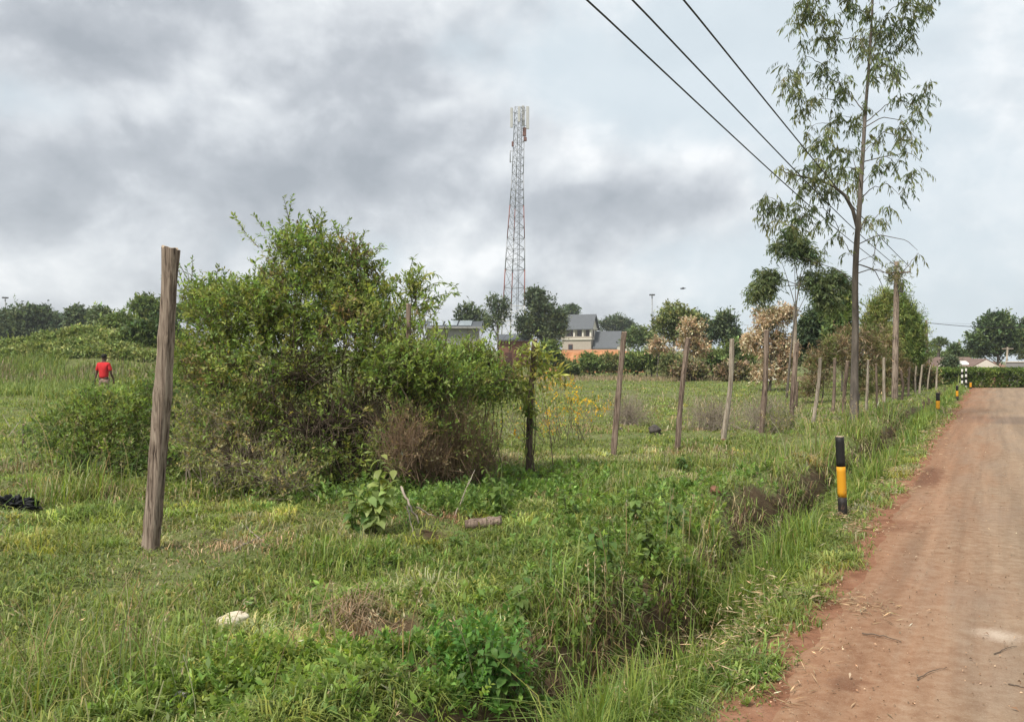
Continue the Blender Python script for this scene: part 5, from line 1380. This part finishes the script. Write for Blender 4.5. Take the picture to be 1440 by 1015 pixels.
pts = tp + [0, 0, -.2] + (e - tp) * t; pts[:, 2] -= .25 * np.sin(np.pi * t[:, 0])
tube(q, pts, [.022] * 24, 5); tag(q.build('service_wire', M['wire'], None, True, origin=tp), 'thin wire running right from the dark leaning pole', 'cable')
q = QB(); e = W(1240, 452, 60); pts = tp + [0, 0, -.2] + (e - tp) * t; tube(q, pts, [.018] * 24, 5)
tag(q.build('service_wire', M['wire'], None, True, origin=tp), 'thin wire running left from the dark leaning pole into the trees', 'cable')

# ------------------------------------------------------------------ houses
def tiles(name, c0, c1, scale, axis='Z'):
    m, nt, b = newmat(name)
    v = coords(nt, 'Object')
    w = nt.nodes.new('ShaderNodeTexWave'); w.wave_type = 'BANDS'; w.bands_direction = axis; w.inputs['Scale'].default_value = scale; w.inputs['Distortion'].default_value = .4
    nt.links.new(v, w.inputs[0]); n = noise(nt, v, 2.0, 5, .6)
    k = mmath(nt, 'ADD', mmath(nt, 'MULTIPLY', w.outputs['Fac'], .4), mmath(nt, 'MULTIPLY', n, .6))
    nt.links.new(ramp(nt, [(.25, c0), (.7, c1)], k), b.inputs['Base Color']); b.inputs['Roughness'].default_value = .6
    bump(nt, b, w.outputs['Fac'], .5, .06)
    return m
def blocks(name, c1, c2, mortar, scale):
    m, nt, b = newmat(name)
    g = nt.nodes.new('ShaderNodeTexCoord')
    sep = nt.nodes.new('ShaderNodeSeparateXYZ'); nt.links.new(g.outputs['Object'], sep.inputs[0])
    cb = nt.nodes.new('ShaderNodeCombineXYZ'); nt.links.new(mmath(nt, 'ADD', sep.outputs[0], sep.outputs[1]), cb.inputs[0]); nt.links.new(sep.outputs[2], cb.inputs[1])
    br = nt.nodes.new('ShaderNodeTexBrick'); nt.links.new(cb.outputs[0], br.inputs[0])
    br.inputs['Color1'].default_value = (*c1, 1); br.inputs['Color2'].default_value = (*c2, 1); br.inputs['Mortar'].default_value = (*mortar, 1)
    br.inputs['Scale'].default_value = scale; br.inputs['Mortar Size'].default_value = .02
    n = noise(nt, g.outputs['Object'], 1.2, 5, .6)
    nt.links.new(mixc(nt, mmath(nt, 'MULTIPLY', n, .4), br.outputs[0], mortar), b.inputs['Base Color']); b.inputs['Roughness'].default_value = .9
    return m
M['roofgrey'] = tiles('charcoal roof sheet', (.055, .062, .07), (.10, .11, .12), 2.0)
M['roofbrown'] = tiles('brown roof tiles', (.12, .07, .05), (.20, .13, .10), 2.5)
M['stone'] = blocks('cut stone wall', (.50, .43, .35), (.42, .36, .29), (.30, .26, .22), 1.2)
M['cream'] = surf('cream plaster', [(.3, (.60, .55, .47)), (.7, (.72, .67, .58))], 1.5, (1, 1, .5), .85, .1)
M['glass'] = surf('dark window glass', [(.3, (.02, .022, .03)), (.7, (.05, .05, .065))], 2, (1, 1, 1), .15, 0, spec=.6)
M['curtain'] = surf('brown window timber', [(.3, (.10, .045, .035)), (.7, (.16, .08, .06))], 2, (1, 1, 1), .6, 0)
M['greywall'] = surf('grey wall', [(.3, (.22, .22, .21)), (.7, (.32, .31, .3))], 1.5, (1, 1, .5), .9, .1)
M['solar'] = surf('pale roof panel', [(.3, (.28, .32, .35)), (.7, (.38, .42, .45))], 1.0, (1, 1, 1), .25, 0, spec=.6)
def B(parent, name, mat, *boxes):
    bm = bmesh.new()
    for bx in boxes: box(bm, *bx)
    return bm_obj(name, bm, mat, parent)
def gable(parent, name, mat, x0, x1, y0, y1, ze, zr, ax='x', t=.18, over=.5):
    """gable roof: ridge along x (or y) as a folded slab of thickness t"""
    bm = bmesh.new()
    if ax == 'x':
        c = (y0 + y1) / 2; a, b_ = y0 - over, y1 + over
        sl = (zr - ze) / (c - y0); zo = ze - sl * over
        poly_prism(bm, [(a, zo), (c, zr), (b_, zo), (b_, zo + t), (c, zr + t), (a, zo + t)], x0 - over, x1 + over, 'x')
    else:
        c = (x0 + x1) / 2; a, b_ = x0 - over, x1 + over
        sl = (zr - ze) / (c - x0); zo = ze - sl * over
        poly_prism(bm, [(a, zo), (c, zr), (b_, zo), (b_, zo + t), (c, zr + t), (a, zo + t)], y0 - over, y1 + over, 'y')
    return bm_obj(name, bm, mat, parent)
def grey_house():
    dp = 190.0
    s = dp / F
    bx = (831 - CX) / F * dp
    root = thing('stone_house', 'two storey stone house with grey gable roof and white columned balcony', 'house', (bx, dp, gh(bx, dp)))
    root.rotation_euler = (0, 0, R(-20))
    g = root.location[2]
    zf = CZ - (476 - HZ) / F * dp - g         # balcony floor
    ze = CZ - (460.5 - HZ) / F * dp - g       # eaves
    zr = CZ - (443 - HZ) / F * dp - g         # ridge
    w, d = 7.0, 6.2
    B(root, 'ground_storey', M['stone'], (-w, 0, 0, d, -.5, zf - .25))
    B(root, 'balcony_slab', M['cream'], (-w - .25, .25, -.3, d + .1, zf - .25, zf))
    B(root, 'upper_wall', M['cream'], (-w + .1, -.1, 1.4, d - .1, zf, ze - .3))
    B(root, 'eaves_beam', M['cream'], (-w - .1, .1, -.1, .25, ze - .32, ze + .02), (-.2, .12, .25, d, ze - .32, ze + .02), (-w - .12, -w + .2, .25, d, ze - .32, ze + .02))
    for cx_ in (-w + .1, -w * .58, -w * .28, -.12):
        q = B(root, 'column', M['cream'], (cx_ - .2, cx_ + .2, .0, .4, zf, ze - .32))
    B(root, 'column', M['cream'], (-.3, .1, d * .45, d * .45 + .4, zf, ze - .32))
    for (x0, x1) in ((-w + .7, -w * .62), (-w * .52, -w * .32), (-w * .22, -.5)):
        f = B(root, 'window', M['curtain'], (x0, x1, 1.32, 1.4, zf + .1, ze - .5))
        n = 3; ww = (x1 - x0) / n
        for k in range(n): B(f, 'pane', M['glass'], (x0 + k * ww + .08, x0 + (k + 1) * ww - .08, 1.28, 1.318, zf + .25, ze - .65))
    f = B(root, 'window', M['curtain'], (-.1, -.03, 2.2, 4.8, zf + .3, ze - .5)); B(f, 'pane', M['glass'], (-.029, .0, 2.4, 4.6, zf + .45, ze - .65))
    B(root, 'balcony_rail', M['stone'], (-w - .2, .2, -.28, -.12, zf, zf + .5), (.05, .2, -.12, d, zf, zf + .5))
    gable(root, 'roof', M['roofgrey'], -w, 0, 0, d, ze, zr + .2, 'x')
    bm = bmesh.new(); poly_prism(bm, [(.1, ze), (d - .1, ze), (d / 2, zr - .1)], -.25, -.05, 'x'); bm_obj('gable_wall', bm, M['cream'], root)
    dw = B(root, 'window', M['curtain'], (-w * .78, -w * .62, -.04, 0, .3, 2.1)); B(dw, 'pane', M['glass'], (-w * .76, -w * .64, -.07, -.041, .5, 1.9))
    # lower wing with its own roof
    B(root, 'wing_wall', M['cream'], (.6, 6.4, 1.0, 6.0, -.5, 1.6))
    gable(root, 'wing_roof', M['roofgrey'], .6, 6.0, 1.0, 6.4, 1.5, 5.0, 'x', over=.4)
    bm = bmesh.new(); poly_prism(bm, [(1.2, 1.6), (5.8, 1.6), (3.6, 4.4)], 6.15, 6.3, 'x'); bm_obj('wing_gable', bm, M['cream'], root)
grey_house()
def wall_piece():
    dp = 150; x0, x1 = (868 - CX) / F * dp, (886 - CX) / F * dp
    z1 = CZ - (486 - HZ) / F * dp
    g = gh(x0, dp)
    root = thing('boundary_wall', 'cream boundary wall piece right of the grey roofed house', 'wall', (x0, dp, g))
    B(root, 'wall_panel', M['cream'], (0, x1 - x0, -.12, .12, -.4, z1 - g - .1)); B(root, 'coping', M['greywall'], (-.1, x1 - x0 + .1, -.2, .2, z1 - g - .1, z1 - g))
wall_piece()
def solar_building():
    dp = 100.0
    x0, x1 = (600 - CX) / F * dp, (672 - CX) / F * dp
    g = gh(x0, dp)
    root = thing('low_building', 'low grey building with pale panels on its roof behind the shrub', 'building', (x0, dp, g))
    Z = lambda py: CZ - (py - HZ) / F * dp - g
    w = x1 - x0
    B(root, 'wall', M['greywall'], (0, w, 0, 5, -.4, Z(461)))
    bm = bmesh.new(); poly_prism(bm, [(-.6, Z(461)), (3.2, Z(451.5)), (5.6, Z(457)), (5.6, Z(457) + .12), (3.2, Z(451.5) + .14), (-.6, Z(461) + .14)], -.5, w + .5, 'x'); bm_obj('roof', bm, M['roofgrey'], root)
    sl = (Z(451.5) - Z(461)) / 3.8
    for k in range(3):
        xa = .4 + k * 1.75
        bm = bmesh.new(); poly_prism(bm, [(-.3, Z(461) + .2 + sl * .3), (2.9, Z(461) + .2 + sl * 3.5), (2.9, Z(461) + .28 + sl * 3.5), (-.3, Z(461) + .28 + sl * .3)], xa, xa + 1.55, 'x'); bm_obj('roof_panel', bm, M['solar'], root)
    B(root, 'fascia', M['greywall'], (-.5, w + .5, -.72, -.62, Z(462), Z(459.5)))
    B(root, 'roof_tank', M['greywall'], (w * .72, w * .92, 3.6, 4.6, Z(457.5), Z(450)))
    f = B(root, 'window', M['curtain'], (1.0, 2.2, -.05, 0, 1.0, 2.2)); B(f, 'pane', M['glass'], (1.1, 2.1, -.08, -.051, 1.1, 2.1))
solar_building()
def shed():
    dp = 112.0
    x0, x1 = (700 - CX) / F * dp, (745 - CX) / F * dp
    g = gh(x0, dp); Z = lambda py: CZ - (py - HZ) / F * dp - g
    root = thing('equipment_shed', 'low shed with dark roof under the phone mast', 'shed', (x0, dp, g))
    w = x1 - x0
    B(root, 'wall', M['brickred'], (0, w, 0, 3.5, -.4, Z(479)))
    bm = bmesh.new(); poly_prism(bm, [(-.5, Z(479)), (4, Z(470)), (4, Z(470) + .12), (-.5, Z(479) + .12)], -.4, w + .4, 'x'); bm_obj('roof', bm, M['roofgrey'], root)
    B(root, 'door', M['curtain'], (1.0, 1.9, -.05, 0, 0, 1.9))
M['brickred'] = surf('red brown wall', [(.3, (.2, .09, .06)), (.7, (.3, .16, .11))], 2, (1, 1, 1), .9, .2)
shed()
def earth_bank():
    dp = 97.0; n, m_ = 90, 16
    px = np.linspace(768, 912, n)
    qb = QB(); V = []
    for i, p in enumerate(px):
        edge = float(sst(768, 786, p) * sst(912, 896, p))
        top = (CZ - (495 - HZ) / F * dp) * edge * (.9 + .18 * fbm(np.array([p * .06]), np.array([2.]), 2, 3)[0])
        for j in range(m_):
            t = j / (m_ - 1)
            if t < .6: y = dp + (t / .6) * 1.6; z = -.3 + (top + .3) * (t / .6)
            else: y = dp + 1.6 + (t - .6) / .4 * 16; z = top + (3.0 - top) * ((t - .6) / .4) * edge * .9
            V.append(((p - CX) / F * dp + .5 * (fbm(np.array([p * .1]), np.array([t * 3.]), 2, 8)[0] - .5), y + .9 * (fbm(np.array([p * .12]), np.array([t * 4.]), 2, 9)[0] - .5), z))
    idx = np.arange(n * m_).reshape(n, m_)
    f = np.stack([idx[:-1, :-1], idx[1:, :-1], idx[1:, 1:], idx[:-1, 1:]], -1).reshape(-1, 4)
    qb.add(np.array(V), f)
    o = qb.build('earth_bank', surf('orange earth', [(.3, (.30, .12, .05)), (.5, (.42, .19, .085)), (.7, (.5, .27, .14))], 1.4, (1, 1, 1), .95, .6, .15, kind='Object'), smooth=True)
    tag(o, kind='structure')
earth_bank()
def brown_house():
    dp = 78.0
    x0, x1 = (1338 - CX) / F * dp, (1386 - CX) / F * dp
    g = gh(x0, dp); Z = lambda py: CZ - (py - HZ) / F * dp - g
    root = thing('bungalow', 'bungalow with brown tiled roof and white gables behind the hedge', 'house', (x0, dp, g))
    w = x1 - x0; ze, zr = Z(517.5), Z(504.5)
    B(root, 'wall', M['cream'], (0, w, 0, 4.6, -.4, ze + .1))
    gable(root, 'roof', M['roofbrown'], -.6, w - .6, 0, 4.6, ze, zr, 'x', over=.35)
    # right gable end seen at an angle: a small cross gable
    bm = bmesh.new(); poly_prism(bm, [(w - 1.9, ze), (w + 1.0, ze), (w - .45, zr - .1)], -.96, -.80, 'y'); bm_obj('gable_wall', bm, M['cream'], root)
    gable(root, 'cross_roof', M['roofbrown'], w - 1.9, w + 1.0, -.7, 3.5, ze, zr - .08, 'y', over=.2, t=.1)
    # left projecting white gable
    xa, xb = (1306 - CX) / F * dp - x0, (1331 - CX) / F * dp - x0
    B(root, 'porch_wall', M['cream'], (xa + .15, xb - .15, -1.2, 3.0, -.4, Z(515)))
    bm = bmesh.new(); poly_prism(bm, [(xa + .1, Z(515)), (xb - .1, Z(515)), ((xa + xb) / 2, Z(505))], -1.56, -1.40, 'y'); bm_obj('porch_gable', bm, M['cream'], root)
    gable(root, 'porch_roof', M['roofbrown'], xa + .1, xb - .1, -1.3, 3.2, Z(515), Z(504), 'y', over=.2, t=.1)
    sl = (zr - ze) / 2.3
    bm = bmesh.new(); poly_prism(bm, [(.25, ze + sl * .25 + .2), (1.15, ze + sl * 1.15 + .2), (1.15, ze + sl * 1.15 + .24), (.25, ze + sl * .25 + .24)], .9, 2.0, 'x'); bm_obj('roof_light', bm, M['white'], root)
    for xw in (.6, 1.7):
        f = B(root, 'window', M['curtain'], (xw, xw + .8, -.05, 0, .9, 1.9)); B(f, 'pane', M['glass'], (xw + .08, xw + .72, -.08, -.051, 1.0, 1.8))
brown_house()
def far_wall():
    dp = 70
    x0, x1 = (1416 - CX) / F * dp, (1470 - CX) / F * dp
    g = gh(x0, dp); z = CZ - (508 - HZ) / F * dp - g
    root = thing('garden_wall', 'grey garden wall behind the hedge at the right edge', 'wall', (x0, dp, g))
    B(root, 'wall_panel', M['greywall'], (0, x1 - x0, -.1, .1, -.4, z - .08)); B(root, 'coping', M['cream'], (-.06, x1 - x0 + .06, -.16, .16, z - .08, z))
far_wall()

# ------------------------------------------------------------------ person
M['skin'] = surf('dark skin', [(.3, (.055, .03, .02)), (.7, (.085, .048, .032))], 6, (1, 1, 1), .55, 0)
M['red'] = surf('red cotton', [(.3, (.48, .018, .022)), (.7, (.62, .03, .035))], 9, (1, 1, 1), .85, .3, .01)
M['shorts'] = surf('dull patterned cloth', [(.3, (.16, .08, .06)), (.5, (.30, .20, .15)), (.7, (.12, .13, .12))], 12, (1, 1, 1), .85, .3, .01)
M['hair'] = surf('black hair', [(.3, (.006, .005, .005)), (.7, (.018, .015, .013))], 40, (1, 1, 1), .8, .6, .01)
def skin_obj(name, verts, edges, rad, mat, parent, root_i=0, sub=2):
    me = bpy.data.meshes.new(name); me.from_pydata([tuple(v) for v in verts], edges, []); me.update()
    o = bpy.data.objects.new(name, me); C.objects.link(o); o.parent = parent
    me.materials.append(mat)
    o.modifiers.new('skin', 'SKIN')
    if not me.skin_vertices:
        me.skin_vertices.new() if hasattr(me.skin_vertices, 'new') else None
    sv = me.skin_vertices[0].data
    for k, r in enumerate(rad):
        sv[k].radius = (r, r) if isinstance(r, (int, float)) else r
        sv[k].use_root = (k == root_i)
    s = o.modifiers.new('sub', 'SUBSURF'); s.levels = sub; s.render_levels = sub
    dg = bpy.context.evaluated_depsgraph_get(); dg.update()
    m2 = bpy.data.meshes.new_from_object(o.evaluated_get(dg))
    o.modifiers.clear(); o.data = m2
    if not m2.materials: m2.materials.append(mat)
    for p in m2.polygons: p.use_smooth = True
    return o
def person():
    dp = min(np.arange(25, 34, .1), key=lambda d: abs(gh((146 - CX) / F * d, d) + 1.785 - (CZ + 8 / F * d)))
    bx = (146 - CX) / F * dp; g = gh(bx, dp)
    root = thing('person', 'person in a red t-shirt seen from behind walking through the field', 'person', (bx, dp, g))
    root.rotation_euler = (0, 0, R(-8))
    # facing +y (away from the viewer); z up
    V = [(0, 0, .93), (0, .01, 1.08), (0, .0, 1.25), (0, -.01, 1.40), (0, .0, 1.49), (0, .02, 1.56), (0, .035, 1.64), (0, .035, 1.71)]
    r = [(.15, .115), (.135, .105), (.155, .115), (.13, .095), (.055, .055), (.062, .068), (.078, .095), (.055, .07)]
    Ed = [(k, k + 1) for k in range(7)]
    def add(p, rad, to):
        V.append(p); r.append(rad); Ed.append((to, len(V) - 1)); return len(V) - 1
    for s_ in (-1, 1):
        a = add((s_ * .17, -.01, 1.40), .06, 3)
        a = add((s_ * .225, .0, 1.26), .047, a)
        a = add((s_ * .265, .0, 1.10), .038, a)
        a = add((s_ * .29, .06 * (1 if s_ > 0 else -.4), .97), .032, a)
        w = add((s_ * .30, .10 * (1 if s_ > 0 else -.6), .86), .023, a)
        h = add((s_ * .303, .11 * (1 if s_ > 0 else -.6), .80), (.022, .036), w)
        hy = .11 * (1 if s_ > 0 else -.6)
        for fi, (dy, ln) in enumerate(((-.030, .065), (-.010, .078), (.010, .074), (.028, .058))):
            f1 = add((s_ * .302, hy + dy, .765), .010, h)
            f2 = add((s_ * .296, hy + dy * 1.1 + .006, .765 - ln * .5), .009, f1)
            add((s_ * .284, hy + dy * 1.1 + .014, .765 - ln), .007, f2)
        t1 = add((s_ * .290, hy + .045, .80), .011, h); add((s_ * .282, hy + .058, .765), .009, t1)
        l = add((s_ * .095, 0, .86), (.088, .092), 0)
        fwd = .14 if s_ < 0 else -.12
        k = add((s_ * .10, fwd * .6 + .03, .50), .058, l)
        c = add((s_ * .10, fwd * .8 - .02, .34), .055, k)
        an = add((s_ * .10, fwd - .03, .09), .036, c)
        add((s_ * .105, fwd + .06, .035), (.042, .03), an); 
    skin_obj('body', V, Ed, r, M['skin'], root)
    # face features on the far side, and ears
    bm = bmesh.new()
    for s_ in (-1, 1):
        e = bmesh.ops.create_uvsphere(bm, u_segments=8, v_segments=6, radius=.011)['verts']; bmesh.ops.translate(bm, vec=(s_ * .032, .118, 1.655), verts=e)
    bm_obj('eyes', bm, M['white'], root, True)
    bm = bmesh.new()
    for s_ in (-1, 1):
        e = bmesh.ops.create_uvsphere(bm, u_segments=10, v_segments=8, radius=.03)['verts']
        bmesh.ops.scale(bm, vec=(.35, .7, 1), verts=e); bmesh.ops.translate(bm, vec=(s_ * .083, .03, 1.64), verts=e)
    e = bmesh.ops.create_uvsphere(bm, u_segments=10, v_segments=8, radius=.018)['verts']; bmesh.ops.scale(bm, vec=(.8, 1.2, 1.4), verts=e); bmesh.ops.translate(bm, vec=(0, .128, 1.625), verts=e)
    e = bmesh.ops.create_uvsphere(bm, u_segments=10, v_segments=8, radius=.022)['verts']; bmesh.ops.scale(bm, vec=(1.1, .5, .35), verts=e); bmesh.ops.translate(bm, vec=(0, .115, 1.585), verts=e)
    bm_obj('face_and_ears', bm, M['skin'], root, True)
    bm = bmesh.new(); bmesh.ops.create_icosphere(bm, subdivisions=4, radius=1)
    for v in bm.verts:
        k = 1 + .03 * math.sin(v.co.x * 23) * math.sin(v.co.y * 19) * math.sin(v.co.z * 21)
        v.co = Vector((v.co.x * .090 * k, v.co.y * .105 * k + .018, v.co.z * .078 * k + 1.70 - .012 * (v.co.y < 0)))
    bm_obj('hair', bm, M['hair'], root, True)
    # t-shirt: torso and short sleeves
    V2 = [(0, 0, .90), (0, .005, 1.05), (0, 0, 1.25), (0, -.01, 1.40), (0, 0, 1.475)]
    r2 = [(.185, .145), (.17, .135), (.19, .145), (.165, .125), (.075, .075)]
    E2 = [(0, 1), (1, 2), (2, 3), (3, 4)]
    for s_ in (-1, 1):
        V2 += [(s_ * .18, -.01, 1.405), (s_ * .232, 0, 1.27), (s_ * .256, 0, 1.17)]; r2 += [.078, .07, .066]
        n = len(V2); E2 += [(3, n - 3), (n - 3, n - 2), (n - 2, n - 1)]
    skin_obj('shirt', V2, E2, r2, M['red'], root)
    V3 = [(0, 0, .97), (0, 0, .90)]; r3 = [(.165, .13), (.17, .135)]; E3 = [(0, 1)]
    for s_ in (-1, 1):
        fwd = .14 if s_ < 0 else -.12
        V3 += [(s_ * .098, .0, .82), (s_ * .102, fwd * .4 + .02, .62), (s_ * .102, fwd * .6 + .03, .50)]; r3 += [(.108, .11), .092, .085]
        n = len(V3); E3 += [(1, n - 3), (n - 3, n - 2), (n - 2, n - 1)]
    skin_obj('shorts', V3, E3, r3, M['shorts'], root)
person()

def bird():
    p = W(960, 406, 70)
    root = thing('bird', 'tiny dark bird flying in the grey sky right of the floodlight mast', 'bird', p)
    skin_obj('body', [(-.22, 0, .02), (-.1, 0, 0), (.05, 0, 0), (.17, 0, .03), (.23, 0, .04), (.3, 0, .035)], [(k, k + 1) for k in range(5)], [(.02, .05), .05, .065, .035, .035, .008], M['darkmetal'], root, 2)
    for s_ in (-1, 1):
        bm = bmesh.new()
        prof = [(.10, 0.03, .03), (.12, s_ * .2, .10), (.05, s_ * .42, .05), (-.06, s_ * .40, .04), (-.07, s_ * .2, .085), (-.08, 0.03, .025)]
        A = [bm.verts.new(v) for v in prof]; bm.faces.new(A)
        bmesh.ops.solidify(bm, geom=bm.faces[:], thickness=.012)
        bm_obj('wing', bm, M['darkmetal'], root)
bird()

def haze():
    bm = bmesh.new(); box(bm, -330, 330, -30, 420, -4.0, 62)
    m = bpy.data.materials.new('pale air'); m.use_nodes = True; nt = m.node_tree
    nt.nodes.remove(nt.nodes['Principled BSDF'])
    v = nt.nodes.new('ShaderNodeVolumePrincipled'); v.inputs['Color'].default_value = (.86, .90, .94, 1); v.inputs['Density'].default_value = .00042
    v.inputs['Anisotropy'].default_value = .2
    nt.links.new(v.outputs[0], nt.nodes['Material Output'].inputs['Volume'])
    o = bm_obj('haze', bm, m); tag(o, kind='stuff')
haze()
# ------------------------------------------------------------------ sky, sun, camera
SUN_EL, SUN_AZ = 52.0, 222.0      # azimuth clockwise from +Y (the view direction): behind and to the left
def world():
    w = bpy.data.worlds.new('World'); bpy.context.scene.world = w; w.use_nodes = True
    nt = w.node_tree
    for n in list(nt.nodes): nt.nodes.remove(n)
    out = nt.nodes.new('ShaderNodeOutputWorld')
    tc = nt.nodes.new('ShaderNodeTexCoord'); dirv = tc.outputs['Generated']
    sky = nt.nodes.new('ShaderNodeTexSky'); sky.sky_type = 'NISHITA'; sky.sun_disc = False
    sky.sun_elevation = R(SUN_EL); sky.sun_rotation = R(SUN_AZ); sky.air_density = 1.0; sky.dust_density = 2.0
    def vm(op, a, b):
        n = nt.nodes.new('ShaderNodeVectorMath'); n.operation = op
        for i, v in enumerate((a, b)):
            if v is None: continue
            if isinstance(v, tuple): n.inputs[i].default_value = v
            else: nt.links.new(v, n.inputs[i])
        return n
    st = vm('MULTIPLY', dirv, (1, 1, 1.3)).outputs[0]
    def layer(off, scale, det, rough, dist, up):
        p = vm('ADD', st, off).outputs[0]
        n0 = noise(nt, p, scale, det, rough, dist)
        n1 = noise(nt, vm('ADD', p, up).outputs[0], scale, det, rough, dist)
        return n0, mmath(nt, 'SUBTRACT', n0, n1)
    A, gA = layer((0.3, 0, 0), 4.0, 7, .55, .2, (-.03, 0, .075))
    Bn, gB = layer((3.1, 1.7, .4), 8.0, 6, .58, .2, (-.012, 0, .035))
    def billow(off, scale, up):
        p = vm('ADD', st, off).outputs[0]
        wn = nt.nodes.new('ShaderNodeTexNoise'); wn.inputs['Scale'].default_value = scale * .8; wn.inputs['Detail'].default_value = 4
        nt.links.new(p, wn.inputs['Vector'])
        wv = vm('SCALE', vm('SUBTRACT', wn.outputs['Color'], (.5, .5, .5)).outputs[0], None); wv.inputs['Scale'].default_value = .22
        def one(q):
            v = nt.nodes.new('ShaderNodeTexVoronoi'); v.feature = 'F1'; v.inputs['Scale'].default_value = scale
            v.inputs['Detail'].default_value = 2.0; v.inputs['Roughness'].default_value = .4
            nt.links.new(vm('ADD', q, wv.outputs[0]).outputs[0], v.inputs['Vector'])
            return v.outputs['Distance']
        return mmath(nt, 'SUBTRACT', one(vm('ADD', p, up).outputs[0]), one(p))
    gV = billow((.7, .2, 0), 5.5, (-.02, 0, .05))
    # broad cloud masses, each a soft lobe in a direction of the sky
    lobes = [(330, 230, .12, 460, 260), (110, 0, .36, 170, 60), (40, 250, .22, 170, 60), (240, 235, .24, 140, 45), (500, 110, .26, 110, 75), (690, 215, .30, 95, 70), (880, 285, .34, 140, 45), (1010, 280, .12, 90, 40), (60, 375, .20, 170, 28), (760, 335, .14, 150, 40), (570, 275, .14, 120, 40), (420, 190, .14, 110, 50),
             (40, 148, -.34, 75, 34), (245, 148, -.34, 55, 28), (340, 60, -.14, 90, 60), (390, 305, -.18, 110, 28), (640, 90, -.18, 110, 60), (820, 225, -.16, 60, 25), (850, 110, -.22, 170, 100), (1200, 180, -.30, 300, 330), (1400, 250, -.20, 250, 330), (560, 375, -.14, 200, 30), (180, 405, -.14, 170, 25), (620, 290, -.12, 60, 40), (1000, 350, -.05, 150, 40)]
    bias = None
    for (px, py, amp, sx, sy) in lobes:
        d = Vector(((px - CX) / F, 1.0, -(py - HZ) / F)); k = d.length; d.normalize()
        df = vm('MULTIPLY', vm('SUBTRACT', dirv, tuple(d)).outputs[0], (F / sx * k, F / sx * k, F / sy * k)).outputs[0]
        q = vm('DOT_PRODUCT', df, df).outputs['Value']
        g = mmath(nt, 'MULTIPLY', mmath(nt, 'POWER', 2.71828, mmath(nt, 'MULTIPLY', q, -.5)), amp)
        bias = g if bias is None else mmath(nt, 'ADD', bias, g)
    # bright tops and grey bases of the layered cloud
    shade = mmath(nt, 'ADD', mmath(nt, 'MULTIPLY', gV, .6), mmath(nt, 'ADD', mmath(nt, 'MULTIPLY', gA, 1.2), mmath(nt, 'MULTIPLY', gB, .9)))
    shade = mmath(nt, 'SUBTRACT', mmath(nt, 'ADD', shade, .585), mmath(nt, 'MULTIPLY', bias, .60))
    shade = mmath(nt, 'SUBTRACT', shade, mmath(nt, 'MULTIPLY', mmath(nt, 'SUBTRACT', A, .5), .45))
    cloud = ramp(nt, [(.02, (.33, .355, .39)), (.32, (.45, .475, .51)), (.52, (.60, .625, .655)), (.70, (.72, .745, .765)), (.92, (.90, .91, .915))], shade)
    cov = mmath(nt, 'ADD', mmath(nt, 'ADD', mmath(nt, 'MULTIPLY', mmath(nt, 'SUBTRACT', A, .5), 1.6), mmath(nt, 'MULTIPLY', mmath(nt, 'SUBTRACT', Bn, .5), .5)), mmath(nt, 'ADD', bias, .42))
    wm = nt.nodes.new('ShaderNodeMapRange'); wm.interpolation_type = 'SMOOTHSTEP'; wm.inputs['From Min'].default_value = .0; wm.inputs['From Max'].default_value = .5
    nt.links.new(cov, wm.inputs[0])
    cloud = mixc(nt, mmath(nt, 'ADD', mmath(nt, 'MULTIPLY', wm.outputs[0], .80), .12), (.60, .68, .73), cloud)
    # below the horizon a dull ground tone
    sep = nt.nodes.new('ShaderNodeSeparateXYZ'); nt.links.new(dirv, sep.inputs[0])
    bg1 = nt.nodes.new('ShaderNodeBackground'); bg1.inputs[1].default_value = .10; nt.links.new(sky.outputs[0], bg1.inputs[0])
    bg2 = nt.nodes.new('ShaderNodeBackground'); bg2.inputs[1].default_value = 1.0; nt.links.new(cloud, bg2.inputs[0])
    mx = nt.nodes.new('ShaderNodeMixShader'); mx.inputs[0].default_value = .92
    nt.links.new(bg1.outputs[0], mx.inputs[1]); nt.links.new(bg2.outputs[0], mx.inputs[2]); nt.links.new(mx.outputs[0], out.inputs[0])
world()
ld = bpy.data.lights.new('sun', 'SUN'); ld.energy = 3.9; ld.angle = R(10.0); ld.color = (1.0, .95, .87)
lo = bpy.data.objects.new('sun', ld); C.objects.link(lo)
az, e_ = R(SUN_AZ), R(SUN_EL)
sd = Vector((math.sin(az) * math.cos(e_), math.cos(az) * math.cos(e_), math.sin(e_)))
lo.rotation_euler = sd.to_track_quat('Z', 'Y').to_euler(); lo.location = (0, 0, 30)

cam = bpy.data.cameras.new('camera'); co = bpy.data.objects.new('camera', cam); C.objects.link(co)
cam.sensor_width = 36; cam.sensor_fit = 'HORIZONTAL'; cam.lens = 36 * F / 1440; cam.clip_end = 3000; cam.clip_start = .05
co.location = (0, 0, CZ); co.rotation_euler = (R(90) - math.atan((507.5 - HZ) / F), 0, 0)
sc = bpy.context.scene; sc.camera = co
sc.render.engine = 'CYCLES'
sc.view_settings.view_transform = 'Standard'; sc.view_settings.look = 'None'; sc.view_settings.exposure = 0.30; sc.view_settings.gamma = 1.0
sc.cycles.max_bounces = 4; sc.cycles.diffuse_bounces = 2; sc.cycles.transmission_bounces = 4; sc.cycles.transparent_max_bounces = 4
sc.cycles.use_denoising = True
